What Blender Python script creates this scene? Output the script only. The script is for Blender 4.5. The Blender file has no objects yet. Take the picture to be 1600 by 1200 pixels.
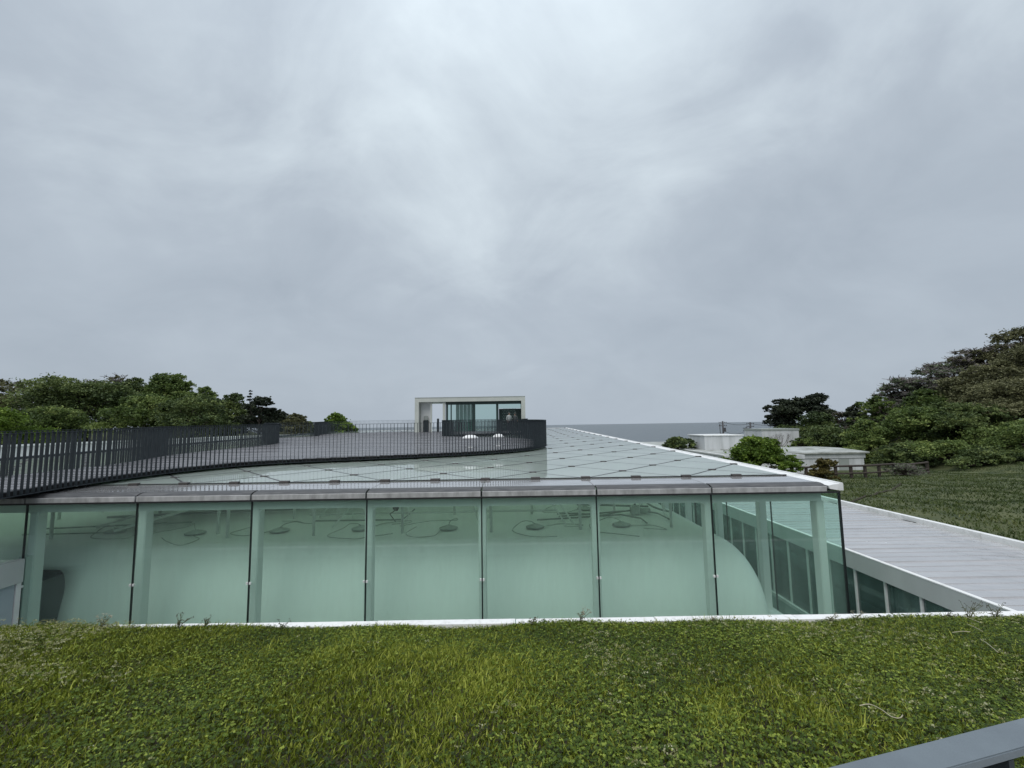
import bpy, bmesh, math, random
import numpy as np
from mathutils import Vector, Matrix

random.seed(7); rng = np.random.default_rng(7)
sc = bpy.context.scene
COL = sc.collection
R = math.radians

# ------------------------------------------------------------------ camera
# eye of the viewer on the upper terrace = world origin height; +Y looks out to sea
FPX = 680.0; PITCH = math.atan(64.5/680); ROLL = 0.0152
cam = bpy.data.cameras.new('camera'); co = bpy.data.objects.new('camera', cam); COL.objects.link(co)
cam.sensor_fit = 'HORIZONTAL'; cam.sensor_width = 36.0; cam.lens = 36.0*FPX/1600
cam.clip_start = 0.05; cam.clip_end = 60000
fw = Vector((0, math.cos(PITCH), math.sin(PITCH))); r0 = Vector((1, 0, 0)); u0 = r0.cross(fw)
rt = math.cos(ROLL)*r0 - math.sin(ROLL)*u0; up = math.cos(ROLL)*u0 + math.sin(ROLL)*r0
M = Matrix((rt, up, -fw)).transposed().to_4x4(); co.matrix_world = M
sc.camera = co

def ray(x, y):
    d = fw*FPX + rt*(x-800) + up*(600-y)
    return d/d.y
def at(x, y, Y):                      # the world point at distance Y seen in that direction
    return ray(x, y)*Y

# ------------------------------------------------------------------ sky and sun
W = bpy.data.worlds.new('World'); sc.world = W; W.use_nodes = True
nt = W.node_tree; N = nt.nodes; Lk = nt.links; N.clear()
def wn(t, **k):
    n = N.new(t)
    for a, b in k.items(): setattr(n, a, b)
    return n
def wmath(op, a, b=None, c=None, clamp=False):
    n = wn('ShaderNodeMath', operation=op, use_clamp=clamp)
    for i, v in enumerate((a, b, c)):
        if v is None: continue
        if isinstance(v, (int, float)): n.inputs[i].default_value = v
        else: Lk.new(v, n.inputs[i])
    return n.outputs[0]
SUN_EL, SUN_AZ = R(58), R(200)
sky = wn('ShaderNodeTexSky', sky_type='NISHITA'); sky.sun_disc = False
sky.sun_elevation = SUN_EL; sky.sun_rotation = SUN_AZ; sky.dust_density = 4
tc = wn('ShaderNodeTexCoord')
sep = wn('ShaderNodeSeparateXYZ'); Lk.new(tc.outputs['Generated'], sep.inputs[0])
vz = wmath('MAXIMUM', sep.outputs[2], 0.0)
den = wmath('ADD', vz, 0.55)
cx = wmath('DIVIDE', sep.outputs[0], den); cy = wmath('DIVIDE', sep.outputs[1], den)
cmb = wn('ShaderNodeCombineXYZ'); Lk.new(cx, cmb.inputs[0]); Lk.new(cy, cmb.inputs[1])
def wnoise(scale, detail, rough, dist, off, stretch=(1, 1, 1)):
    mp = wn('ShaderNodeMapping'); mp.inputs['Location'].default_value = off; mp.inputs['Scale'].default_value = stretch
    mp.inputs['Rotation'].default_value = (0, 0, R(-24))
    Lk.new(cmb.outputs[0], mp.inputs[0])
    n = wn('ShaderNodeTexNoise'); n.inputs['Scale'].default_value = scale; n.inputs['Detail'].default_value = detail
    n.inputs['Roughness'].default_value = rough; n.inputs['Distortion'].default_value = dist
    Lk.new(mp.outputs[0], n.inputs['Vector']); return n.outputs['Fac']
n1 = wnoise(1.0, 4, 0.5, 0.5, (3.1, 1.7, 0)); n2 = wnoise(2.9, 6, 0.55, 0.6, (7.4, 0.3, 0), (1, 1.15, 1)); n3 = wnoise(6.0, 5, 0.55, 0.3, (1.2, 9.1, 0), (1, 1.4, 1))
def lobe(px, py, sharp):
    d = ray(px, py).normalized()
    vm = wn('ShaderNodeVectorMath', operation='DOT_PRODUCT'); vm.inputs[1].default_value = d
    nrm = wn('ShaderNodeVectorMath', operation='NORMALIZE'); Lk.new(tc.outputs['Generated'], nrm.inputs[0])
    Lk.new(nrm.outputs[0], vm.inputs[0])
    c = wmath('MAXIMUM', vm.outputs['Value'], 0.0)
    return wmath('POWER', c, sharp)
b1 = lobe(900, 110, 7); b2 = lobe(640, 330, 30)
s = wmath('MULTIPLY_ADD', n1, 0.85, -0.425)
s = wmath('ADD', s, wmath('MULTIPLY_ADD', n2, 0.90, -0.45))
s = wmath('ADD', s, wmath('MULTIPLY_ADD', n3, 0.30, -0.15))
s = wmath('MULTIPLY', s, wmath('MULTIPLY_ADD', vz, 1.5, 0.22, clamp=True))
s = wmath('ADD', s, wmath('MULTIPLY', b1, 0.22)); s = wmath('ADD', s, wmath('MULTIPLY', b2, 0.15))
s = wmath('ADD', s, wmath('MULTIPLY', vz, 0.06))
s = wmath('ADD', s, 0.27, None)
rmp = wn('ShaderNodeValToRGB'); el = rmp.color_ramp.elements
el[0].position = 0.0; el[0].color = (2.7/10, 3.14/10, 3.68/10, 1)
el[1].position = 1.0; el[1].color = (6.1/10, 6.85/10, 7.3/10, 1)
e = rmp.color_ramp.elements.new(0.38); e.color = (3.6/10, 4.10/10, 4.66/10, 1)
Lk.new(s, rmp.inputs[0])
sc10 = wn('ShaderNodeVectorMath', operation='SCALE'); sc10.inputs[3].default_value = 10.0; Lk.new(rmp.outputs[0], sc10.inputs[0])
mx = wn('ShaderNodeMix', data_type='RGBA'); mx.inputs[0].default_value = 0.96
Lk.new(sky.outputs[0], mx.inputs[6]); Lk.new(sc10.outputs[0], mx.inputs[7])
zen = wmath('MULTIPLY_ADD', wmath('POWER', vz, 6.0), 1.5, 1.0)
mxs_ = wn('ShaderNodeVectorMath', operation='SCALE'); Lk.new(mx.outputs[2], mxs_.inputs[0]); Lk.new(zen, mxs_.inputs[3])
bg = wn('ShaderNodeBackground'); bg.inputs[1].default_value = 0.1; Lk.new(mxs_.outputs[0], bg.inputs[0])
wo = wn('ShaderNodeOutputWorld'); Lk.new(bg.outputs[0], wo.inputs[0])

sl = bpy.data.lights.new('sun', 'SUN'); sl.energy = 1.5; sl.angle = R(60); sl.color = (1, 0.96, 0.92)
so = bpy.data.objects.new('sun', sl); COL.objects.link(so)
sd = Vector((math.sin(SUN_AZ)*math.cos(SUN_EL), math.cos(SUN_AZ)*math.cos(SUN_EL), math.sin(SUN_EL)))
so.rotation_euler = sd.to_track_quat('Z', 'Y').to_euler()
vs = sc.view_settings; vs.view_transform = 'Standard'; vs.look = 'None'; vs.gamma = 1; vs.exposure = 0.38; vs.use_curve_mapping = False
sc.cycles.transparent_max_bounces = 24; sc.cycles.max_bounces = 10; sc.cycles.diffuse_bounces = 4; sc.cycles.glossy_bounces = 4

# ------------------------------------------------------------------ materials
def nodes_of(name):
    m = bpy.data.materials.new(name); m.use_nodes = True
    t = m.node_tree; t.nodes.clear()
    o = t.nodes.new('ShaderNodeOutputMaterial')
    return m, t, o
def rgba(c): return (c[0], c[1], c[2], 1)
def mat(name, c1, c2=None, rough=0.6, scale=3.0, detail=5, metal=0.0, spec=0.5, bump=0.0, bscale=None, stretch=(1, 1, 1), rvar=0.0, pos=(0.35, 0.65), coat=0.0):
    m, t, o = nodes_of(name)
    b = t.nodes.new('ShaderNodeBsdfPrincipled'); t.links.new(b.outputs[0], o.inputs[0])
    b.inputs['Roughness'].default_value = rough; b.inputs['Metallic'].default_value = metal
    b.inputs['Specular IOR Level'].default_value = spec; b.inputs['Base Color'].default_value = rgba(c1)
    if coat: b.inputs['Coat Weight'].default_value = coat; b.inputs['Coat Roughness'].default_value = 0.08
    tcn = t.nodes.new('ShaderNodeTexCoord'); mp = t.nodes.new('ShaderNodeMapping'); mp.inputs['Scale'].default_value = stretch
    t.links.new(tcn.outputs['Object'], mp.inputs[0])
    if c2 is not None:
        oi = t.nodes.new('ShaderNodeObjectInfo')
        ad = t.nodes.new('ShaderNodeVectorMath'); ad.operation = 'MULTIPLY_ADD'
        ad.inputs[1].default_value = (1, 1, 1)
        sca = t.nodes.new('ShaderNodeVectorMath'); sca.operation = 'SCALE'; sca.inputs[0].default_value = (37, 51, 29)
        t.links.new(oi.outputs['Random'], sca.inputs[3]); t.links.new(mp.outputs[0], ad.inputs[0]); t.links.new(sca.outputs[0], ad.inputs[2])
        n = t.nodes.new('ShaderNodeTexNoise'); n.inputs['Scale'].default_value = scale; n.inputs['Detail'].default_value = detail
        n.inputs['Roughness'].default_value = 0.62
        t.links.new(ad.outputs[0], n.inputs['Vector'])
        r = t.nodes.new('ShaderNodeValToRGB'); r.color_ramp.elements[0].position = pos[0]; r.color_ramp.elements[1].position = pos[1]
        r.color_ramp.elements[0].color = rgba(c1); r.color_ramp.elements[1].color = rgba(c2)
        t.links.new(n.outputs['Fac'], r.inputs[0]); t.links.new(r.outputs[0], b.inputs['Base Color'])
        if rvar:
            q = t.nodes.new('ShaderNodeMapRange'); q.inputs['To Min'].default_value = rough-rvar; q.inputs['To Max'].default_value = rough+rvar
            q.inputs['From Min'].default_value = 0.3; q.inputs['From Max'].default_value = 0.7
            t.links.new(n.outputs['Fac'], q.inputs[0]); t.links.new(q.outputs[0], b.inputs['Roughness'])
    if bump:
        n = t.nodes.new('ShaderNodeTexNoise'); n.inputs['Scale'].default_value = bscale or scale*4; n.inputs['Detail'].default_value = 4
        t.links.new(mp.outputs[0], n.inputs['Vector'])
        bp = t.nodes.new('ShaderNodeBump'); bp.inputs['Strength'].default_value = bump; bp.inputs['Distance'].default_value = 0.05
        t.links.new(n.outputs['Fac'], bp.inputs['Height']); t.links.new(bp.outputs[0], b.inputs['Normal'])
    return m
def glass(name, tint, refl=1.0, ior=1.5, rough=0.0, milky=0.0, milkcol=(0.5, 0.6, 0.57)):
    m, t, o = nodes_of(name)
    tr = t.nodes.new('ShaderNodeBsdfTransparent'); tr.inputs[0].default_value = rgba(tint)
    gl = t.nodes.new('ShaderNodeBsdfAnisotropic'); gl.inputs['Roughness'].default_value = rough
    lw = t.nodes.new('ShaderNodeFresnel'); lw.inputs[0].default_value = ior
    ge = t.nodes.new('ShaderNodeNewGeometry')     # same fresnel from both sides of the thin sheet
    mu = t.nodes.new('ShaderNodeMath'); mu.operation = 'MULTIPLY'; mu.inputs[1].default_value = refl*1.6; mu.use_clamp = True
    # back faces: treat with facing term
    fc = t.nodes.new('ShaderNodeLayerWeight'); fc.inputs[0].default_value = 0.5
    pw = t.nodes.new('ShaderNodeMath'); pw.operation = 'POWER'; pw.inputs[1].default_value = 5
    t.links.new(fc.outputs['Facing'], pw.inputs[0])
    sch = t.nodes.new('ShaderNodeMath'); sch.operation = 'MULTIPLY_ADD'; sch.inputs[1].default_value = 0.95; sch.inputs[2].default_value = 0.045
    t.links.new(pw.outputs[0], sch.inputs[0]); t.links.new(sch.outputs[0], mu.inputs[0])
    base = tr.outputs[0]
    if milky:
        df = t.nodes.new('ShaderNodeBsdfDiffuse'); df.inputs[0].default_value = rgba(milkcol)
        mm = t.nodes.new('ShaderNodeMixShader')
        gp = t.nodes.new('ShaderNodeNewGeometry'); gm = t.nodes.new('ShaderNodeMapping'); gm.inputs['Scale'].default_value = (5, 5, 0.7); t.links.new(gp.outputs['Position'], gm.inputs[0])
        gn = t.nodes.new('ShaderNodeTexNoise'); gn.inputs['Scale'].default_value = 1.0; gn.inputs['Detail'].default_value = 6; t.links.new(gm.outputs[0], gn.inputs['Vector'])
        gr = t.nodes.new('ShaderNodeMapRange'); gr.inputs['From Min'].default_value = 0.3; gr.inputs['From Max'].default_value = 0.7; gr.inputs['To Min'].default_value = milky*0.6; gr.inputs['To Max'].default_value = milky*1.4
        t.links.new(gn.outputs['Fac'], gr.inputs[0]); t.links.new(gr.outputs[0], mm.inputs[0])
        t.links.new(tr.outputs[0], mm.inputs[1]); t.links.new(df.outputs[0], mm.inputs[2]); base = mm.outputs[0]
    mxs = t.nodes.new('ShaderNodeMixShader')
    t.links.new(mu.outputs[0], mxs.inputs[0]); t.links.new(base, mxs.inputs[1]); t.links.new(gl.outputs[0], mxs.inputs[2])
    t.links.new(mxs.outputs[0], o.inputs[0])
    return m
def frit_glass(name):
    # wet glass roof sheet with a white frit: diffuses daylight down into the building and mirrors the sky
    m, t, o = nodes_of(name)
    tcn = t.nodes.new('ShaderNodeTexCoord'); oi = t.nodes.new('ShaderNodeObjectInfo')
    n = t.nodes.new('ShaderNodeTexNoise'); n.inputs['Scale'].default_value = 1.2; n.inputs['Detail'].default_value = 9; n.inputs['Roughness'].default_value = 0.65
    geo = t.nodes.new('ShaderNodeNewGeometry'); t.links.new(geo.outputs['Position'], n.inputs['Vector'])
    r = t.nodes.new('ShaderNodeValToRGB'); r.color_ramp.elements[0].color = (0.70, 0.80, 0.75, 1); r.color_ramp.elements[1].color = (0.88, 0.95, 0.92, 1)
    r.color_ramp.elements[0].position = 0.3; r.color_ramp.elements[1].position = 0.75
    t.links.new(n.outputs['Fac'], r.inputs[0])
    hs = t.nodes.new('ShaderNodeHueSaturation'); va = t.nodes.new('ShaderNodeMapRange'); va.inputs['To Min'].default_value = 0.93; va.inputs['To Max'].default_value = 1.05
    t.links.new(oi.outputs['Random'], va.inputs[0]); t.links.new(va.outputs[0], hs.inputs['Value']); t.links.new(r.outputs[0], hs.inputs['Color'])
    df = t.nodes.new('ShaderNodeBsdfDiffuse'); t.links.new(hs.outputs[0], df.inputs[0])
    tl = t.nodes.new('ShaderNodeBsdfTranslucent'); tl.inputs[0].default_value = (0.86, 0.98, 0.86, 1)
    m1 = t.nodes.new('ShaderNodeMixShader'); m1.inputs[0].default_value = 0.58
    t.links.new(df.outputs[0], m1.inputs[1]); t.links.new(tl.outputs[0], m1.inputs[2])
    gl = t.nodes.new('ShaderNodeBsdfAnisotropic'); gl.inputs['Roughness'].default_value = 0.025
    nb = t.nodes.new('ShaderNodeTexNoise'); nb.inputs['Scale'].default_value = 1.3; nb.inputs['Detail'].default_value = 2
    t.links.new(geo.outputs['Position'], nb.inputs['Vector'])
    bp = t.nodes.new('ShaderNodeBump'); bp.inputs['Strength'].default_value = 0.06; bp.inputs['Distance'].default_value = 0.05
    t.links.new(nb.outputs['Fac'], bp.inputs['Height']); t.links.new(bp.outputs[0], gl.inputs['Normal'])
    fr = t.nodes.new('ShaderNodeFresnel'); fr.inputs[0].default_value = 1.5
    m2 = t.nodes.new('ShaderNodeMixShader'); t.links.new(fr.outputs[0], m2.inputs[0])
    t.links.new(m1.outputs[0], m2.inputs[1]); t.links.new(gl.outputs[0], m2.inputs[2]); t.links.new(m2.outputs[0], o.inputs[0])
    return m
def leafmat(name, dark, mid, light, transl=0.3, rough=0.6):
    m, t, o = nodes_of(name)
    a = t.nodes.new('ShaderNodeAttribute'); a.attribute_name = 'tint'
    r = t.nodes.new('ShaderNodeValToRGB'); r.color_ramp.elements[0].color = rgba(dark); r.color_ramp.elements[1].color = rgba(light)
    e = r.color_ramp.elements.new(0.5); e.color = rgba(mid)
    t.links.new(a.outputs['Fac'], r.inputs[0])
    b = t.nodes.new('ShaderNodeBsdfPrincipled'); b.inputs['Roughness'].default_value = rough; b.inputs['Specular IOR Level'].default_value = 0.3
    t.links.new(r.outputs[0], b.inputs['Base Color'])
    tl = t.nodes.new('ShaderNodeBsdfTranslucent'); t.links.new(r.outputs[0], tl.inputs[0])
    mx = t.nodes.new('ShaderNodeMixShader'); mx.inputs[0].default_value = transl
    t.links.new(b.outputs[0], mx.inputs[1]); t.links.new(tl.outputs[0], mx.inputs[2]); t.links.new(mx.outputs[0], o.inputs[0])
    return m

MT = {}
MT['frit'] = frit_glass('roof_frit_glass')
MT['pane'] = glass('facade_glass', (0.885, 0.972, 0.937), 0.38, milky=0.04, milkcol=(0.62, 0.74, 0.70))
MT['pane_edge'] = mat('glass_joint', (0.012, 0.016, 0.016), rough=0.4)
MT['clear'] = glass('pavilion_glass', (0.80, 0.90, 0.87), 1.0)
MT['shell'] = mat('white_steel_shell', (0.84, 0.855, 0.83), (0.88, 0.89, 0.865), rough=0.55, scale=0.5)
MT['white'] = mat('white_paint', (0.55, 0.56, 0.54), (0.78, 0.79, 0.78), rough=0.45, scale=3, detail=9, pos=(0.28, 0.5))
MT['column'] = mat('white_column_paint', (0.70, 0.72, 0.70), (0.74, 0.75, 0.73), rough=0.4, scale=2)
MT['fascia'] = mat('weathered_fascia', (0.22, 0.22, 0.215), (0.48, 0.48, 0.475), rough=0.5, scale=5, detail=8, stretch=(1.5, 1.5, 0.5), pos=(0.25, 0.7), rvar=0.15)
MT['flash'] = mat('wet_flashing', (0.42, 0.42, 0.42), (0.60, 0.60, 0.60), rough=0.08, scale=2.5, metal=0.55, rvar=0.04, stretch=(0.6, 2, 1))
MT['nosing'] = mat('grimy_nosing', (0.035, 0.035, 0.036), (0.10, 0.10, 0.10), rough=0.5, scale=4, detail=8, stretch=(1, 4, 1), rvar=0.15)
MT['seal'] = mat('dark_sealant', (0.018, 0.018, 0.02), rough=0.5)
MT['clip'] = mat('dark_bronze_clip', (0.05, 0.045, 0.042), rough=0.4)
MT['rail'] = mat('dark_grey_steel', (0.020, 0.027, 0.032), (0.030, 0.038, 0.044), rough=0.5, scale=6, spec=0.3)
MT['handrail'] = mat('grey_handrail_paint', (0.125, 0.15, 0.17), (0.15, 0.18, 0.20), rough=0.4, scale=9, bump=0.05, bscale=120)
MT['deck'] = mat('wet_deck_board', (0.125, 0.126, 0.134), (0.25, 0.25, 0.265), rough=0.28, scale=1.3, detail=7, rvar=0.12, stretch=(0.35, 3, 1), spec=0.5, pos=(0.25, 0.75))
MT['under'] = mat('dark_underframe', (0.012, 0.012, 0.013), rough=0.8)
MT['wingroof'] = mat('wet_metal_sheet', (0.50, 0.497, 0.50), (0.68, 0.675, 0.68), rough=0.17, scale=0.9, detail=9, metal=0.5, rvar=0.11, stretch=(0.8, 1.2, 1), pos=(0.25, 0.75), bump=0.2, bscale=3.0)
MT['wingwall'] = mat('pale_grey_wall', (0.46, 0.49, 0.48), (0.53, 0.56, 0.55), rough=0.6, scale=1.2, stretch=(1, 1, 0.3))
MT['roomwall'] = mat('room_wall', (0.42, 0.47, 0.45), rough=0.9)
MT['frost'] = mat('frosted_panel', (0.36, 0.42, 0.47), (0.42, 0.48, 0.52), rough=0.18, scale=1.0)
MT['kerb'] = mat('white_coping', (0.62, 0.62, 0.61), (0.82, 0.82, 0.81), rough=0.6, scale=9, detail=7, pos=(0.3, 0.5))
MT['concrete'] = mat('concrete', (0.28, 0.28, 0.27), (0.38, 0.38, 0.37), rough=0.85, scale=3, bump=0.2)
MT['darkwall'] = mat('shade_dark_concrete', (0.05, 0.055, 0.05), (0.10, 0.105, 0.095), rough=0.9, scale=2)  # shade put into the concrete colour, so its mirror image stays dark
MT['oldroof'] = mat('stained_roof', (0.15, 0.16, 0.135), (0.42, 0.44, 0.42), rough=0.7, scale=0.9, detail=9, pos=(0.3, 0.6))
MT['farwhite'] = mat('far_white_wall', (0.42, 0.44, 0.44), (0.58, 0.60, 0.61), rough=0.7, scale=1.3, detail=8, stretch=(1, 1, 0.15), pos=(0.3, 0.55))
MT['brown'] = mat('dark_brown_timber', (0.035, 0.026, 0.02), (0.055, 0.042, 0.033), rough=0.7, scale=8)
MT['black'] = mat('gallery_shade_black', (0.006, 0.009, 0.009), rough=0.9)  # near-black colour stands in for the lack of light inside the opening
MT['pipe'] = mat('grey_green_pipe', (0.30, 0.33, 0.31), rough=0.5)
MT['cable'] = mat('dark_cable', (0.03, 0.035, 0.03), rough=0.6)
MT['lampcable'] = mat('lamp_cable', (0.34, 0.38, 0.35), rough=0.6)
MT['lampgrey'] = mat('lamp_housing', (0.44, 0.47, 0.45), (0.54, 0.57, 0.54), rough=0.5, scale=10)
MT['bark'] = mat('bark', (0.045, 0.036, 0.028), (0.09, 0.075, 0.06), rough=0.9, scale=6, stretch=(1, 1, 0.2))
MT['twig'] = mat('twig_bark', (0.10, 0.09, 0.085), (0.15, 0.135, 0.125), rough=0.9, scale=5)
MT['soil'] = mat('meadow_soil', (0.018, 0.016, 0.007), (0.04, 0.034, 0.015), rough=0.95, scale=5, bump=0.3)  # soil colour darkened to paint in occlusion between the blades
MT['lawn'] = mat('rough_lawn', (0.030, 0.046, 0.014), (0.088, 0.098, 0.036), rough=0.95, scale=0.8, detail=9, bump=0.5, bscale=9)
MT['pole'] = mat('utility_pole_concrete', (0.05, 0.05, 0.055), (0.08, 0.08, 0.085), rough=0.8, scale=4)
MT['floor'] = mat('courtyard_paving', (0.22, 0.24, 0.23), (0.30, 0.32, 0.31), rough=0.8, scale=2)
MT['pattern'] = mat('dark_green_screen', (0.012, 0.035, 0.030), rough=0.4)
MT['dot'] = mat('pale_screen_dot', (0.30, 0.40, 0.37), rough=0.5)
MT['reveal'] = mat('pale_reveal', (0.42, 0.45, 0.41), (0.48, 0.5, 0.46), rough=0.6, scale=1)
L_ = {}
L_['grass'] = leafmat('grass_blades', (0.032, 0.044, 0.004), (0.150, 0.195, 0.012), (0.48, 0.52, 0.095), 0.35)
L_['clover'] = leafmat('clover_leaves', (0.024, 0.042, 0.004), (0.082, 0.135, 0.011), (0.32, 0.39, 0.06), 0.3, 0.5)
L_['lawn'] = leafmat('lawn_blades', (0.035, 0.056, 0.015), (0.080, 0.110, 0.030), (0.17, 0.18, 0.065), 0.3)
L_['flower'] = leafmat('pale_seed_heads', (0.24, 0.24, 0.09), (0.38, 0.38, 0.19), (0.58, 0.58, 0.40), 0.3)
L_['weed'] = leafmat('weed_stalks', (0.03, 0.035, 0.015), (0.09, 0.10, 0.04), (0.20, 0.19, 0.10), 0.3)
L_['ever'] = leafmat('evergreen_leaves', (0.0306, 0.0505, 0.0184), (0.0775, 0.1142, 0.0367), (0.1775, 0.2218, 0.0690), 0.2)
L_['mid'] = leafmat('broad_leaves', (0.0433, 0.0723, 0.0202), (0.1173, 0.1720, 0.0469), (0.2499, 0.3094, 0.0904), 0.3)
L_['bright'] = leafmat('fresh_leaves', (0.0420, 0.0792, 0.0096), (0.1134, 0.1858, 0.0252), (0.2535, 0.3510, 0.0585), 0.35)
L_['pine'] = leafmat('pine_needles', (0.0149, 0.0230, 0.0135), (0.0270, 0.0378, 0.0216), (0.0540, 0.0675, 0.0351), 0.1)
L_['brown'] = leafmat('budding_leaves', (0.0574, 0.0600, 0.0287), (0.1196, 0.1244, 0.0574), (0.2168, 0.2168, 0.1093), 0.25)
L_['grey'] = leafmat('grey_green_leaves', (0.0608, 0.0810, 0.0473), (0.1294, 0.1639, 0.0949), (0.2242, 0.2633, 0.1658), 0.25)
L_['red'] = leafmat('reddish_leaves', (0.0630, 0.0560, 0.0196), (0.1190, 0.1008, 0.0336), (0.1820, 0.1610, 0.0490), 0.3)

# ------------------------------------------------------------------ builders
class MB:
    def __init__(s): s.v = []; s.f = []
    def box(s, x0, x1, y0, y1, z0, z1):
        b = len(s.v)
        s.v += [(x0, y0, z0), (x1, y0, z0), (x1, y1, z0), (x0, y1, z0), (x0, y0, z1), (x1, y0, z1), (x1, y1, z1), (x0, y1, z1)]
        s.f += [tuple(b+i for i in q) for q in ((3, 2, 1, 0), (4, 5, 6, 7), (0, 1, 5, 4), (1, 2, 6, 5), (2, 3, 7, 6), (3, 0, 4, 7))]
        return s
    def tube(s, pts, r, n=6, cap=True):
        pts = [Vector(p) for p in pts]; rr = r if isinstance(r, (list, tuple)) else [r]*len(pts)
        b = len(s.v); prev = None
        for i, p in enumerate(pts):
            d = (pts[min(i+1, len(pts)-1)]-pts[max(i-1, 0)]).normalized()
            a = prev if prev is not None else (Vector((0, 0, 1)) if abs(d.z) < 0.9 else Vector((1, 0, 0)))
            x = (a - d*a.dot(d)).normalized(); y = d.cross(x); prev = x
            for k in range(n):
                t = 2*math.pi*k/n; s.v.append(tuple(p + x*math.cos(t)*rr[i] + y*math.sin(t)*rr[i]))
        for i in range(len(pts)-1):
            for k in range(n):
                k2 = (k+1) % n
                s.f.append((b+i*n+k, b+i*n+k2, b+(i+1)*n+k2, b+(i+1)*n+k))
        if cap:
            s.f.append(tuple(b+k for k in range(n-1, -1, -1))); s.f.append(tuple(b+(len(pts)-1)*n+k for k in range(n)))
        return s
    def lathe(s, prof, c=(0, 0, 0), n=16):
        b = len(s.v)
        for r, z in prof:
            for k in range(n):
                t = 2*math.pi*k/n; s.v.append((c[0]+r*math.cos(t), c[1]+r*math.sin(t), c[2]+z))
        for i in range(len(prof)-1):
            for k in range(n):
                k2 = (k+1) % n; s.f.append((b+i*n+k, b+i*n+k2, b+(i+1)*n+k2, b+(i+1)*n+k))
        return s
    def extrude_x(s, prof, x0, x1):            # profile in (y,z)
        b = len(s.v); n = len(prof)
        s.v += [(x0, y, z) for y, z in prof]+[(x1, y, z) for y, z in prof]
        s.f += [(b+i, b+(i+1) % n, b+n+(i+1) % n, b+n+i) for i in range(n)]
        s.f += [tuple(b+i for i in range(n-1, -1, -1)), tuple(b+n+i for i in range(n))]
        return s
    def extrude_y(s, prof, y0, y1, dz=0.0):    # profile in (x,z)
        b = len(s.v); n = len(prof)
        s.v += [(x, y0, z) for x, z in prof]+[(x, y1, z+dz) for x, z in prof]
        s.f += [(b+i, b+n+i, b+n+(i+1) % n, b+(i+1) % n) for i in range(n)]
        s.f += [tuple(b+i for i in range(n)), tuple(b+n+i for i in range(n-1, -1, -1))]
        return s
    def prism(s, poly, z0, z1):                # poly: (x,y) ; z0/z1 functions of (x,y) or numbers
        Z0 = z0 if callable(z0) else (lambda x, y: z0); Z1 = z1 if callable(z1) else (lambda x, y: z1)
        b = len(s.v); n = len(poly)
        s.v += [(x, y, Z0(x, y)) for x, y in poly]+[(x, y, Z1(x, y)) for x, y in poly]
        s.f += [(b+i, b+(i+1) % n, b+n+(i+1) % n, b+n+i) for i in range(n)]
        s.f += [tuple(b+i for i in range(n-1, -1, -1)), tuple(b+n+i for i in range(n))]
        return s
    def mesh(s, name, m, smooth=False, fix=True):
        me = bpy.data.meshes.new(name); me.from_pydata(s.v, [], s.f)
        if fix:
            bm = bmesh.new(); bm.from_mesh(me); bmesh.ops.recalc_face_normals(bm, faces=bm.faces); bm.to_mesh(me); bm.free()
        if smooth: me.polygons.foreach_set('use_smooth', [True]*len(me.polygons))
        if m is not None: me.materials.append(m)
        me.update(); return me
    def build(s, name, m, parent=None, smooth=False, fix=True):
        return link(name, s.mesh(name, m, smooth, fix), parent)
def link(name, me, parent=None, loc=None, rz=0.0, rx=0.0):
    o = bpy.data.objects.new(name, me); COL.objects.link(o)
    if parent is not None: o.parent = parent
    if loc is not None: o.location = loc
    if rz or rx: o.rotation_euler = (rx, 0, rz)
    return o
def tag(o, label=None, cat=None, group=None, kind=None):
    if label: o['label'] = label
    if cat: o['category'] = cat
    if group: o['group'] = group
    if kind: o['kind'] = kind
    return o
def thing(name, label, cat, loc=(0, 0, 0), rz=0.0, group=None):
    o = bpy.data.objects.new(name, None); COL.objects.link(o); o.location = loc; o.rotation_euler = (0, 0, rz); o.empty_display_size = 0.3
    return tag(o, label, cat, group)
def struct(o, label=None):
    o['kind'] = 'structure'
    if label: o['label'] = label
    return o
def bevel_mesh(me, w, seg=2):
    bm = bmesh.new(); bm.from_mesh(me); bmesh.ops.bevel(bm, geom=bm.edges[:], offset=w, segments=seg, affect='EDGES', clamp_overlap=True); bm.to_mesh(me); bm.free(); return me
def np_mesh(name, V, F, m, tint=None, smooth=False):
    me = bpy.data.meshes.new(name); nv = len(V); nf, k = F.shape
    me.vertices.add(nv); me.vertices.foreach_set('co', V.astype(np.float32).ravel())
    me.loops.add(nf*k); me.loops.foreach_set('vertex_index', F.astype(np.int32).ravel())
    me.polygons.add(nf); me.polygons.foreach_set('loop_start', np.arange(0, nf*k, k, dtype=np.int32))
    if tint is not None:
        a = me.attributes.new('tint', 'FLOAT', 'FACE'); a.data.foreach_set('value', tint.astype(np.float32))
    me.materials.append(m); me.update(calc_edges=True); me.validate(); return me
def catmull(P, step):
    P = [np.array(p, float) for p in P]; Q = [2*P[0]-P[1]]+P+[2*P[-1]-P[-2]]; out = []
    for i in range(1, len(Q)-2):
        for t in np.linspace(0, 1, 24, endpoint=False):
            a, b, c, d = Q[i-1], Q[i], Q[i+1], Q[i+2]
            out.append(0.5*((2*b)+(c-a)*t+(2*a-5*b+4*c-d)*t*t+(3*b-a-3*c+d)*t**3))
    out.append(P[-1]); out = np.array(out)
    L = np.concatenate([[0], np.cumsum(np.linalg.norm(np.diff(out, axis=0), axis=1))])
    s = np.arange(0, L[-1], step)
    return np.stack([np.interp(s, L, out[:, k]) for k in range(out.shape[1])], 1)

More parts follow.
